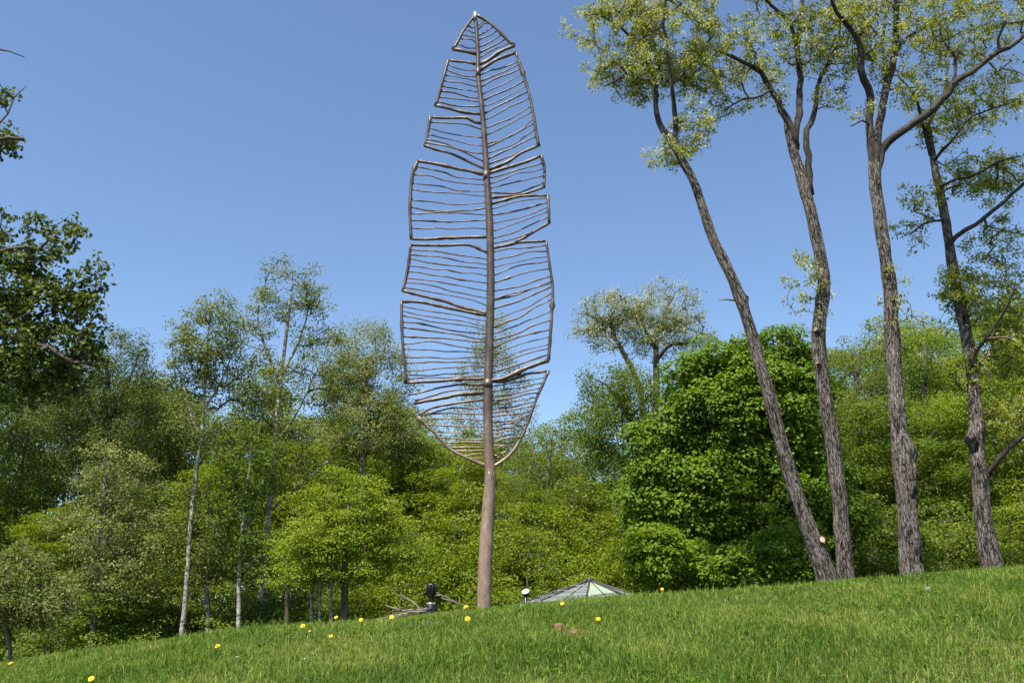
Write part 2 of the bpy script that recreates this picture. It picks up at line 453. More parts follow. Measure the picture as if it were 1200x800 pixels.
def crown_points(ells, n, rng, shell=0.35, lump=0.22):
    """cluster centres in lumpy ellipsoids; ells rows: x,y,z,rx,ry,rz,weight"""
    ells = np.asarray(ells, float)
    vol = (ells[:, 3] * ells[:, 4] * ells[:, 5]) ** 0.72 * ells[:, 6]
    k = rng.choice(len(ells), n, p=vol / vol.sum())
    d = unit(rng.normal(size=(n, 3)))
    r = (shell + (1 - shell) * rng.random(n)) ** 0.5
    ph = rng.uniform(0, 6.28, (len(ells), 4)); fr = rng.uniform(2.2, 5.0, (len(ells), 4))
    az = np.arctan2(d[:, 1], d[:, 0]); el = d[:, 2] * 1.7
    w = np.sin(az * np.round(fr[k, 0]) + ph[k, 0] + 2 * el) * 0.5 + np.sin(el * fr[k, 1] + ph[k, 1] + np.sin(az + ph[k, 2])) * 0.5
    return ells[k, :3] + d * (r * (1 + lump * w))[:, None] * ells[k, 3:6]

class Skel:
    """branches found by joining every crown point to the best node already there"""
    def __init__(self): self.p = np.zeros((0, 3)); self.chains = []; self.par = []; self.cnt = None
    def add_chain(self, pts, start=-1):
        i0 = len(self.p)
        self.p = np.vstack([self.p, pts])
        ids = list(range(i0, i0 + len(pts)))
        self.par += [start] + ids[:-1]
        self.chains.append(([start] if start >= 0 else []) + ids)
        return ids
    def grow(self, targets, rng, step=0.35, wob=0.06, rise=0.5, minz=-1e9, first=0):
        base = self.p.mean(0)
        dist = np.min(np.linalg.norm(targets[:, None] - self.p[None], axis=2), axis=1)
        for a in targets[np.argsort(dist + rng.normal(size=len(dist)) * 0.1)]:
            dv = a - self.p
            ln = np.linalg.norm(dv, axis=1)
            cost = ln + rise * np.maximum(0, ln * 0.35 - dv[:, 2]) + np.where(self.p[:, 2] < minz, 50, 0)
            cost[:first] += 50
            i = int(np.argmin(cost)); L = ln[i]
            if L < 1e-3: continue
            m = max(2, int(math.ceil(L / step)) + 1)
            t = np.linspace(0, 1, m)[1:, None]
            par = self.par[i]
            t0 = unit(self.p[i] - self.p[par]) if par >= 0 else UP
            c = self.p[i] + (t0 * 0.45 + unit(dv[i]) * 0.4 + UP * 0.15) * L * 0.5
            pts = (1 - t) ** 2 * self.p[i] + 2 * t * (1 - t) * c + t ** 2 * a
            pts = pts + rng.normal(size=pts.shape) * wob * L * 0.35 * (1 - np.abs(2 * t - 1))
            self.add_chain(pts, i)
    def radii(self, tip=0.006, ex=2.2):
        n = len(self.p); c = np.zeros(n); kids = np.zeros(n, int)
        for i in range(n):
            if self.par[i] >= 0: kids[self.par[i]] += 1
        for i in range(n - 1, -1, -1):
            if kids[i] == 0: c[i] += 1
            if self.par[i] >= 0: c[self.par[i]] += c[i]
        return tip * np.maximum(c, 1) ** (1 / ex)

def locate(base, pts):
    return np.asarray(pts, float) - np.asarray(base, float)

def make_tree(name, label, group, Yd, trunk, limbs, ells, ncl, leafmat, bark, leaf, nper, crad, seed,
              flat=0.65, up=0.6, out=0.5, droop=0.2, shell=0.0, cshell=0.35, lump=0.22, tip=0.007, rise=0.5,
              flowers=0, sides=10, cat='tree', extra=None, rough=0.03, jit=1.0, aspect=0.62, shaded_limb_bark=None, width=1.0, bulges=()):
    """trunk and limbs: photo pixels (x, y, width[, depth offset]); ells: (px,py,rx,ry[,weight[,depth offset, depth radius m]])"""
    rng = np.random.default_rng(seed)
    tp = []
    for q in trunk:
        dy = q[3] if len(q) > 3 else 0.0
        tp.append((*P(q[0], q[1], Yd + dy), width * q[2] * 0.5 * M(q[0], q[1], Yd + dy)))
    tp = np.array(tp)
    bx, by = tp[0, 0], tp[0, 1]
    gzv = G(bx, by)
    if tp[0, 2] > gzv + 0.05:            # carry the stem down to the ground behind the crest
        foot = np.array([bx, by, gzv - 0.12, tp[0, 3] * 1.35])
        tp = np.vstack([foot, tp])
    if len(tp) > 2 and tp[:, 3].max() > 0.12: tp[1, 3] *= 1.14      # root flare
    base = np.array([bx, by, gzv])
    root = empty(name, base, label, cat, group)
    n = max(8, int(np.linalg.norm(tp[-1, :3] - tp[0, :3]) / 0.3))
    tr = spline(tp, n)
    tr[:, 3] = np.maximum(tr[:, 3], 0.006)
    big = tp[:, 3].max() > 0.12
    tr[:, :3] += np.cumsum(rng.normal(size=(n, 3)), 0) * 0.007
    if big:
        ts = spline(np.hstack([tr[:, :3], tr[:, 3:]]), n * 3)
        ts[:, 3] *= 1 + 0.05 * np.sin(np.arange(len(ts)) * 0.5) * rng.random(len(ts))
        V, Q, T = tube(locate(base, ts[:, :3]), ts[:, 3], 36)
        # furrows: ridges that wander down the stem
        k = 36; m_ = len(ts)
        ridge = np.clip(rng.normal(size=(m_ // 4 + 2, k)), -1.6, 1.2)
        gi = np.linspace(0, ridge.shape[0] - 1.001, m_); g0 = gi.astype(int); gf = (gi - g0)[:, None]
        rg = ridge[g0] * (1 - gf) + ridge[g0 + 1] * gf
        c = np.repeat(locate(base, ts[:, :3]), k, 0)
        V[:m_ * k] = c + (V[:m_ * k] - c) * (1 + 0.085 * rg.reshape(-1, 1))
        for (qx, qy, rad_px, amp) in bulges:                    # burls (amp > 0) and rotted knots (amp < 0), metres
            w0 = P(qx, qy, Yd); sc_ = rad_px * M(qx, qy, Yd)
            ax_ = ts[np.argmin(np.linalg.norm(ts[:, :3] - w0, axis=1))]
            dx = w0[0] - ax_[0]
            w0[1] = ax_[1] - math.sqrt(max(ax_[3] ** 2 - dx * dx, 0.0))
            dd = np.linalg.norm((V[:m_ * k] + base - w0) * [1, 1, 0.8], axis=1)
            wgt = np.exp(-(dd / sc_) ** 2) * amp * (1 + 0.35 * rng.normal(size=len(dd)))
            V[:m_ * k] += unit(V[:m_ * k] - c) * wgt[:, None]
    else:
        V, Q, T = tube(locate(base, tr[:, :3]), tr[:, 3], sides, rng, rough)
    mesh_obj('trunk', V, [Q, T], bark, root, bk=bark_co(ts[:, :3], ts[:, 3], 36) if big else bark_co(tr[:, :3], tr[:, 3], sides))
    sk = Skel(); sk.add_chain(tr[:, :3])
    for lb in limbs:
        lp = []
        for q in lb:
            dy = q[3] if len(q) > 3 else 0.0
            lp.append((*P(q[0], q[1], Yd + dy), q[2] * 0.5 * M(q[0], q[1], Yd + dy)))
        lp = np.array(lp)
        ln = np.sum(np.linalg.norm(np.diff(lp[:, :3], axis=0), axis=1))
        ls = spline(lp, max(5, int(ln / 0.22)))
        ls[:, 3] = np.maximum(ls[:, 3], 0.006)
        ls[1:, :3] += rng.normal(size=(len(ls) - 1, 3)) * 0.012
        V, Q, T = tube(locate(base, ls[:, :3]), ls[:, 3], 10, rng, 0.05)
        mesh_obj('limb', V, [Q, T], shaded_limb_bark or bark, root, bk=bark_co(ls[:, :3], ls[:, 3], 10))
        i = int(np.argmin(np.linalg.norm(sk.p - ls[0, :3], axis=1)))
        sk.add_chain(ls[1:, :3], i)
    nmain = len(sk.chains)
    e3 = []
    for e in ells:
        w = e[4] if len(e) > 4 else 1.0
        dy = e[5] if len(e) > 5 else 0.0
        s = M(e[0], e[1], Yd + dy)
        rx, rz = e[2] * s, e[3] * s
        ry = e[6] if len(e) > 6 else max(rx, rz) * 0.85
        e3.append((*P(e[0], e[1], Yd + dy), rx, ry, rz, w))
    cp = crown_points(e3, ncl, rng, cshell, lump)
    cp = cp[cp[:, 2] > gz(cp[:, 0], cp[:, 1]) + 0.12]
    sk.grow(cp, rng, rise=rise, first=max(1, int(n * 0.12)))
    rad = sk.radii(tip)
    g = Geo(); pl = sk.p - base
    for ch in sk.chains[nmain:]:
        r = rad[ch].copy()
        r[0] = min(r[0], r[1] * 1.25) if len(r) > 1 else r[0]
        g.tube(pl[ch], r, 5 if r.max() > tip * 1.9 else 3, caps=False)
    o = g.build('branches', MAT['twig'], root); o['kind'] = 'stuff'
    cr = crad * rng.uniform(0.6, 1.35, len(cp))
    pos, nrm, dr, tone = scatter(cp - base, cr, nper, rng, flat, up, out, droop, shell, jit)
    L = leaf * rng.uniform(0.65, 1.3, len(pos))
    leaf_mesh('crown', pos, nrm, dr, L, L * aspect, leafmat, root, rng, rnd=tone)
    if flowers:
        sel = np.repeat(cp[rng.random(len(cp)) < 0.7] - base, flowers, 0)
        sel = sel + unit(rng.normal(size=sel.shape)) * crad * rng.uniform(0.4, 1.1, (len(sel), 1))
        pos, nrm, dr, tone = scatter(sel, leaf * 0.95, 9, rng, 1.5, 0.3, 0.3, 1.2)
        L = leaf * 0.62 * rng.uniform(0.7, 1.3, len(pos))
        leaf_mesh('blossom', pos, nrm, dr, L, L * 0.62, MAT['flower'], root, rng, rnd=tone)
    return root


# ------------------------------------------------------------------ the leaf sculpture
SY = 16.0
def z1(x, y): return (460 + x / 4.0, y / 4.0)
def z2(x, y): return (460 + x / 4.0, 170 + y / 4.0)
def z3(x, y): return (460 + x / 3.635, 340 + y / 3.635)
srng = np.random.default_rng(11)
mid_px = [(557, 17, 4), (560, 62, 5), (560.5, 90, 5.5), (564, 120, 6), (567.5, 160, 6.5), (570, 200, 7.5), (573, 245, 8.5),
          (574.5, 290, 9), (575, 340, 9.5), (574, 380, 10), (572.8, 422, 10.5), (571.5, 472, 11), (573, 532, 11.5), (574.5, 560, 13),
          (570, 632, 16), (567.5, 700, 17)]
sb = P(567.5, 700, SY)
sbase = np.array([sb[0], SY, G(sb[0], SY)])
sculpture = empty('leaf_sculpture', sbase, 'towering bronze leaf sculpture of cast branches on a bare stem', 'sculpture')
def s_pts(px):                            # (x,y,w) photo pixels -> world rows x,y,z,r
    return np.array([(*P(x, y, SY), w * 0.5 * M(x, y, SY)) for x, y, w in px])
ml_ = s_pts(mid_px)[::-1]
ml_ = np.vstack([[ml_[0, 0], SY, sbase[2] - 0.15, ml_[0, 3] * 1.04], ml_])
ms = spline(ml_, 150)
ms[:, 3] *= 1 + 0.025 * np.sin(np.arange(150) * 0.9) * srng.random(150)
mesh_obj('midrib', *(lambda V, Q, T: (V - sbase, [Q, T]))(*tube(ms[:, :3], ms[:, 3], 16, srng, 0.012)), MAT['bronze'], sculpture)
# sleeve joints welded round the midrib
for (x, y, w) in [(557, 20, 5), (560.3, 85, 6), (570, 206, 8), (571.9, 450, 11.2), (574.6, 558, 12.8)]:
    a = s_pts([(x, y + 5, w), (x, y - 5, w)])
    V, Q, T = tube(np.array([a[0, :3], a[1, :3]]), a[:, 3], 14)
    mesh_obj('joint_sleeve', V - sbase, [Q, T], MAT['weld'] if y < 30 else MAT['bronze'], sculpture)
def s_branch(name, pts, w0, w1, zf, wob=0.008):
    px = [zf(*p) for p in pts]
    n = len(px)
    rows = s_pts([(x, y, w0 + (w1 - w0) * i / (n - 1)) for i, (x, y) in enumerate(px)])
    ln = np.sum(np.linalg.norm(np.diff(rows[:, :3], axis=0), axis=1))
    m = max(5, int(ln / 0.09))
    s = spline(rows, m)
    t = np.linspace(0, 1, m)
    s[:, 1] += srng.normal() * 0.035 * np.sin(t * 3.14)
    nk = max(3, int(ln / 0.3)); kn = srng.normal(size=(nk + 2, 2)) * wob * 1.5; kn[0] = kn[-1] = 0
    tk = np.linspace(0, 1, nk + 2)
    s[:, 1] += np.interp(t, tk, kn[:, 0]); s[:, 2] += np.interp(t, tk, kn[:, 1])
    s[:, 3] *= 1 + 0.07 * srng.normal(size=m)
    for _ in range(max(1, int(ln / 0.5))):                      # bud knots
        s[srng.integers(0, m), 3] *= 1.3
    V, Q, T = tube(s[:, :3], s[:, 3], 8, srng, 0.05)
    return mesh_obj(name, V - sbase, [Q, T], MAT['bronze'], sculpture)
EDGE = [  # frame branches: zoom function, width start, width end, points
 (z1, 4.2, 5, [(385, 72), (335, 140), (300, 205), (283, 232)]), (z1, 5, 4.5, [(283, 232), (330, 243), (400, 258)]),
 (z1, 3.6, 4, [(262, 283), (345, 288), (370, 296), (388, 302)]), (z1, 4, 5, [(262, 280), (235, 390), (200, 497)]), (z1, 5.2, 4.2, [(200, 495), (310, 520), (412, 536)]),
 (z1, 4, 4.5, [(178, 550), (345, 553), (380, 573), (414, 578)]), (z1, 4.5, 4.2, [(178, 547), (165, 620), (150, 684)]), (z1, 4, 4.2, [(150, 682), (265, 718), (340, 752), (434, 792)]),
 (z2, 4.6, 5.2, [(118, 75), (250, 100), (432, 140)]), (z2, 5.2, 4.6, [(118, 73), (92, 160), (82, 300), (88, 442)]), (z2, 4.4, 5, [(88, 440), (200, 438), (320, 430), (440, 432)]),
 (z2, 4, 4.4, [(85, 468), (240, 470), (365, 468), (445, 505)]), (z2, 4.4, 4.8, [(85, 465), (72, 570), (48, 685)]), (z2, 4.8, 5, [(48, 683), (200, 718), (350, 765), (450, 790)]),
 (z3, 4.5, 5.2, [(38, 48), (130, 49), (300, 88), (402, 108)]), (z3, 4.6, 4.4, [(38, 46), (42, 200), (58, 397)]), (z3, 4.6, 4.6, [(58, 395), (200, 390), (300, 382), (396, 378)]),
 (z3, 2.6, 4, [(68, 447), (200, 418), (300, 402), (392, 403)]), (z3, 5.2, 6.5, [(90, 482), (200, 465), (320, 440), (396, 436)]),
 (z3, 3, 4, [(105, 535), (180, 500), (280, 480), (394, 465)]), (z3, 4, 5, [(105, 535), (180, 610), (260, 685), (402, 750)]),
 (z1, 4, 4.8, [(393, 70), (450, 105), (500, 150), (545, 195), (572, 212)]), (z1, 5.2, 5.6, [(572, 215), (510, 243), (450, 280), (406, 302)]),
 (z1, 4.6, 5.2, [(578, 248), (500, 285), (450, 310), (408, 332)]), (z1, 4, 5, [(578, 246), (630, 400), (660, 540), (685, 684)]), (z1, 4.4, 5, [(685, 682), (600, 720), (545, 760), (450, 796)]),
 (z2, 4.6, 5, [(695, 50), (600, 85), (450, 134)]), (z2, 5, 4, [(695, 48), (712, 100), (710, 200)]), (z2, 3.6, 4.4, [(710, 198), (620, 225), (550, 235), (455, 247)]),
 (z2, 3.6, 4.4, [(728, 238), (600, 240), (460, 275)]), (z2, 4.4, 4.2, [(728, 236), (732, 300), (735, 367)]), (z2, 4.2, 4.2, [(735, 365), (660, 405), (575, 456)]),
 (z2, 4, 5, [(720, 450), (600, 455), (462, 484)]), (z3, 4, 4.6, [(655, -208), (669, -107), (683, 2), (675, 150), (665, 297)]), (z3, 6.4, 6.4, [(665, 297), (560, 335), (470, 378), (410, 386)]),
 (z3, 5, 4, [(408, 386), (480, 388), (575, 355), (665, 345)]), (z3, 4.4, 5.4, [(665, 343), (610, 470), (560, 600), (510, 690), (420, 758)])]
for zf, a, b, pts in EDGE:
    s_branch('frame_branch', pts, a * 0.8, b * 0.8, zf, 0.005)
VEIN = {z1: [
 [(352, 115), (388, 130)], [(342, 140), (390, 158)], [(328, 160), (390, 180)], [(318, 182), (390, 202)], [(306, 208), (390, 226)],
 [(260, 303), (330, 328), (395, 329)], [(252, 328), (320, 355), (395, 361)], [(246, 355), (320, 372), (400, 383)], [(240, 380), (310, 393), (402, 409)],
 [(234, 405), (300, 412), (404, 433)], [(226, 428), (300, 440), (350, 452), (406, 461)], [(218, 455), (300, 465), (408, 479)], [(212, 475), (300, 492), (410, 501)],
 [(176, 573), (280, 585), (350, 590), (418, 609)], [(170, 600), (270, 620), (420, 646)], [(164, 628), (300, 655), (422, 683)], [(158, 652), (230, 665), (300, 690), (428, 720)], [(154, 668), (240, 690), (330, 720), (432, 760)],
 [(400, 140), (455, 108)], [(400, 166), (472, 126)], [(402, 192), (490, 145)], [(402, 222), (450, 205), (508, 166)], [(404, 250), (460, 225), (527, 186)], [(404, 275), (450, 250), (550, 202)], [(396, 118), (432, 94)],
 [(412, 352), (500, 320), (590, 290)], [(414, 382), (520, 340), (596, 302)], [(416, 408), (480, 370), (602, 322)], [(422, 442), (520, 400), (612, 350)], [(426, 472), (540, 420), (620, 377)],
 [(428, 498), (475, 482), (540, 450), (628, 403)], [(430, 533), (540, 480), (637, 430)], [(432, 563), (560, 500), (643, 460)], [(436, 603), (560, 550), (650, 498)], [(438, 635), (560, 580), (656, 523)],
 [(440, 675), (580, 620), (662, 553)], [(442, 693), (560, 640), (600, 620), (666, 578)], [(444, 720), (560, 675), (672, 602)], [(446, 747), (560, 695), (678, 638)], [(450, 770), (545, 738), (600, 712)]],
 z2: [
 [(112, 100), (240, 125), (300, 147), (436, 166)], [(100, 140), (180, 150), (260, 170), (438, 187)], [(94, 180), (200, 185), (320, 205), (440, 216)], [(90, 207), (200, 222), (442, 241)], [(86, 257), (200, 262), (300, 275), (446, 269)],
 [(84, 290), (200, 308), (300, 306), (446, 293)], [(83, 322), (200, 328), (448, 330)], [(84, 352), (250, 358), (450, 352)], [(86, 388), (200, 392), (300, 395), (450, 395)],
 [(84, 490), (200, 500), (300, 515), (452, 537)], [(80, 512), (200, 522), (330, 547), (452, 562)], [(78, 530), (180, 555), (300, 570), (452, 581)], [(74, 565), (200, 580), (452, 616)], [(68, 592), (200, 612), (452, 649)],
 [(62, 622), (200, 640), (320, 660), (452, 686)], [(58, 645), (200, 660), (300, 690), (452, 720)], [(52, 666), (200, 690), (320, 712), (452, 756)],
 [(456, 155), (560, 125), (708, 84)], [(456, 183), (600, 140), (711, 111)], [(456, 203), (600, 170), (711, 144)], [(456, 223), (580, 215), (710, 176)],
 [(464, 301), (580, 268), (729, 250)], [(466, 328), (600, 295), (730, 267)], [(468, 368), (600, 335), (731, 291)], [(468, 405), (600, 360), (732, 311)], [(468, 438), (560, 408), (734, 337)], [(468, 461), (560, 440), (660, 405)],
 [(468, 503), (560, 485), (722, 470)], [(468, 540), (580, 520), (640, 500), (726, 499)], [(468, 575), (560, 555), (729, 524)], [(468, 613), (600, 565), (732, 544)], [(470, 648), (600, 605), (737, 579)], [(470, 684), (600, 660), (741, 616)],
 [(470, 726), (600, 690), (744, 648)], [(470, 766), (600, 720), (749, 662)]],
 z3: [
 [(42, 68), (200, 95), (402, 132)], [(43, 88), (150, 110), (300, 135), (402, 157)], [(42, 108), (150, 135), (250, 147), (402, 170)], [(43, 135), (180, 155), (300, 175), (402, 187)], [(42, 158), (200, 180), (402, 207)],
 [(43, 197), (200, 205), (402, 221)], [(45, 230), (150, 222), (270, 240), (402, 246)], [(47, 250), (200, 255), (402, 266)], [(49, 285), (200, 290), (402, 285)], [(51, 310), (200, 308), (402, 308)], [(54, 342), (200, 335), (300, 330), (402, 328)],
 [(55, 360), (200, 355), (402, 345)], [(56, 376), (200, 371), (402, 362)], [(95, 470), (250, 430), (396, 420)],
 [(135, 528), (250, 503), (396, 500)], [(120, 532), (250, 520), (396, 528)], [(120, 548), (250, 548), (396, 556)], [(142, 570), (250, 578), (396, 585)], [(170, 600), (280, 605), (398, 612)], [(198, 625), (300, 632), (398, 635)], [(220, 648), (398, 652)],
 [(242, 668), (398, 669)], [(262, 684), (398, 684)], [(290, 700), (398, 700)], [(320, 714), (398, 716)], [(355, 730), (398, 732)],
 [(424, 45), (520, 20), (682, -40)], [(424, 82), (530, 50), (684, -18)], [(424, 128), (560, 75), (682, 10)], [(424, 162), (540, 120), (600, 80), (680, 38)], [(424, 188), (540, 145), (678, 88)], [(422, 215), (540, 180), (600, 150), (676, 128)],
 [(422, 248), (540, 200), (674, 168)], [(420, 278), (560, 225), (672, 198)], [(420, 303), (560, 255), (670, 230)], [(418, 328), (560, 275), (669, 247)], [(418, 352), (560, 310), (667, 273)],
 [(418, 410), (560, 385), (648, 372)], [(418, 432), (560, 405), (640, 395)], [(418, 452), (560, 428), (632, 416)]]}
ex = np.interp
for y0 in range(470, 740, 18):
    yo = y0 - 34 + (y0 - 470) * 0.06
    xo = float(ex(yo, [345, 470, 600, 690, 758], [665, 610, 560, 510, 420]))
    VEIN[z3].append([(416, y0), (416 + (xo - 416) * 0.5, y0 - 14 + srng.normal() * 3), (xo, yo)])
for zf, lst in VEIN.items():
    for pts in lst:
        w = srng.choice([1.4, 1.6, 1.8, 2.1])
        s_branch('vein_branch', pts, w * 1.1, w * 0.85, zf, 0.007)

# ------------------------------------------------------------------ four black locust trees on the crest
def locust(name_label, Yd, trunk, limbs, ells, ncl, seed, nper, crad, flowers, leaf=0.075, bulges=()):
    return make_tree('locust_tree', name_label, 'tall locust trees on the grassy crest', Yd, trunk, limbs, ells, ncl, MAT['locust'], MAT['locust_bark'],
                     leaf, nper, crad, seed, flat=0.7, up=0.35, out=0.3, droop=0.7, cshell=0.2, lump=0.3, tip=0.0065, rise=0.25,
                     flowers=flowers, aspect=0.5, shaded_limb_bark=MAT['shaded_limb_bark'], width=0.83, bulges=bulges)
l1 = locust('strongly leaning locust tree with a fresh orange saw cut near its foot', 16.5,
    [(969, 684, 27), (955, 640, 24), (935, 585, 21), (905, 480, 18), (885, 410, 16.5), (862, 340, 15), (835, 280, 13), (812, 215, 11.5), (795, 185, 10.5), (789, 170, 9), (781, 158, 5), (776, 151, 2)],
    [[(797, 186, 5), (788, 169, 8), (773, 147, 7), (768, 125, 6), (768, 97, 5, 0.1), (757, 66, 4, 0.3), (752, 20, 3, 0.5), (745, -40, 2, 0.7)],
     [(796, 184, 4), (793, 172, 7), (792, 156, 6.5), (791, 125, 5.5, -0.2), (787, 103, 4.5, -0.4), (784, 81, 4, -0.5), (778, 25, 3, -0.7), (785, -40, 2, -0.8)],
     [(768, 97, 4, 0.1), (750, 92, 3), (734, 91, 2.5, -0.1), (709, 100, 2, -0.3)],
     [(757, 66, 3.5, 0.3), (735, 40, 3, 0.2), (712, 22, 2, 0), (690, 15, 1.5, -0.2)],
     [(786, 100, 3.5, -0.4), (805, 78, 3, -0.3), (822, 62, 2.4, 0), (838, 40, 1.6, 0.3)],
     [(756, 60, 3, 0.3), (772, 30, 2.4, 0.7), (800, 5, 2, 1.0)]],
    [(725, 32, 62, 42), (790, 40, 62, 60), (762, 85, 52, 34), (818, 85, 38, 32), (760, -45, 100, 45, 0.8), (706, 82, 34, 16, 0.5), (812, 150, 26, 32, 1.0), (786, 184, 28, 14, 1.0), (730, 95, 34, 22, 0.7)],
    900, 101, 21, 0.16, 3, bulges=[(872, 352, 5, 0.05), (898, 470, 5, 0.03), (930, 560, 4, -0.03), (815, 225, 4, 0.04), (958, 660, 6, 0.03)])
l2 = locust('fairly straight locust tree forked high into three stems beside the leaning one', 17.5,
    [(992, 676, 23), (986, 620, 21), (976, 530, 20.5), (965, 440, 19), (962, 390, 18), (968, 330, 17.5), (962, 285, 16), (950, 235, 15), (938, 190, 13.5), (930, 158, 11.5), (926, 145, 7), (924, 138, 2)],
    [[(934, 172, 7), (926, 150, 9), (916, 128, 7.5), (903, 103, 6.5, -0.1), (890, 83, 5.5, -0.2), (866, 70, 4.5, -0.4), (838, 58, 3, -0.5)],
     [(934, 175, 6), (931, 156, 8.5), (936, 137, 8), (938, 94, 7, 0.1), (934, 56, 6, 0.2), (940, 19, 5, 0.3), (944, -50, 3, 0.4)],
     [(952, 228, 5), (948, 205, 8), (946, 185, 7.5), (945, 156, 7), (955, 131, 6, 0.2), (958, 103, 5, 0.3), (966, 81, 4, 0.4), (981, 53, 3, 0.6), (985, 10, 2, 0.8)],
     [(934, 56, 5, 0.2), (928, 31, 4.5), (916, 16, 4), (897, 0, 3.4, -0.3), (880, -40, 2, -0.5)],
     [(904, 105, 3, -0.1), (890, 113, 2.6, -0.3), (866, 119, 2, -0.4), (850, 130, 1.5, -0.5)],
     [(890, 83, 3, -0.2), (880, 55, 2.4, 0.1), (862, 38, 1.8, 0.4)],
     [(966, 81, 2.6, 0.4), (975, 75, 2, 0.3), (1000, 74, 1.5, 0.1)]],
    [(862, 62, 46, 46), (852, 118, 30, 22, 0.7), (905, 105, 26, 26, 0.6), (935, 45, 40, 48, 0.8), (985, 50, 40, 55, 0.9), (975, 112, 22, 26, 0.5), (915, -45, 90, 45, 0.8), (944, 332, 26, 40, 0.45), (962, 375, 12, 18, 0.3)],
    780, 102, 19, 0.16, 2, bulges=[(956, 388, 6, 0.05), (957, 427, 5, 0.04), (975, 480, 5, -0.03), (966, 475, 6, 0.03), (990, 650, 7, 0.03)])
l3 = locust('thickest locust tree with a swollen burl and one heavy limb reaching sideways', 17.0,
    [(1069, 674, 29), (1063, 610, 26), (1059, 555, 27), (1055, 530, 26), (1050, 480, 20.5), (1045, 400, 19.5), (1043, 340, 18), (1031, 262, 16.5), (1025, 220, 16), (1024, 188, 16), (1024, 170, 11), (1023, 158, 3)],
    [[(1025, 208, 7), (1021, 178, 10), (1019, 147, 9), (1019, 106, 8.5), (1009, 87, 8, -0.2), (1009, 59, 7, -0.3), (1003, 44, 6.5, -0.4), (984, 19, 5, -0.6), (970, -10, 4, -0.8)],
     [(1025, 212, 6), (1026, 182, 10), (1029, 156, 9), (1034, 125, 9), (1041, 94, 8.5, 0.2), (1048, 62, 7.5, 0.3), (1050, 19, 6.5, 0.4), (1052, -50, 4, 0.5)],
     [(1026, 222, 6), (1029, 196, 9), (1033, 178, 10), (1044, 162, 9.5, -0.1), (1062, 150, 9, -0.2), (1087, 133, 8.5, -0.3), (1109, 112, 8, -0.4), (1119, 97, 7.5, -0.5), (1144, 81, 6.5, -0.6), (1166, 62, 6, -0.7), (1187, 53, 5, -0.8), (1215, 28, 4, -1)],
     [(1003, 44, 5, -0.4), (1022, 25, 4.5, -0.3), (1036, 0, 4, -0.2), (1044, -40, 2.4, 0)],
     [(1116, 100, 4.5, -0.5), (1119, 69, 3.5, -0.4), (1106, 50, 2.5, -0.2), (1100, 20, 2)],
     [(1046, 72, 4, 0.3), (1059, 47, 4, 0.5), (1087, 31, 3.6, 0.8), (1119, 19, 3, 1.0), (1166, 3, 2.2, 1.2)],
     [(1038, 100, 5, 0.2), (1036, 72, 4.5, 0.5), (1034, 50, 4, 0.8), (1038, 20, 3, 1)],
     [(1019, 147, 2.6), (1010, 142, 2.2, -0.2), (998, 148, 1.5, -0.3)]],
    [(1005, 35, 46, 46, 0.8), (1060, 62, 58, 52, 0.8), (1125, 38, 70, 36), (1160, 85, 45, 26, 0.8), (1085, 105, 38, 26, 0.7), (1016, 132, 24, 20, 0.4), (1080, -45, 130, 45, 0.7), (1185, 20, 40, 40, 0.6), (1048, 330, 18, 40, 0.2), (1060, 385, 30, 40, 0.25)],
    860, 103, 19, 0.16, 2, bulges=[(1066, 530, 9, 0.08), (1069, 548, 7, 0.05), (1064, 656, 4, -0.07), (1077, 655, 3.5, -0.06), (1066, 580, 4, -0.06), (1066, 572, 5, 0.04), (1052, 520, 5, 0.03), (1036, 290, 5, 0.04), (1046, 420, 5, 0.03)])
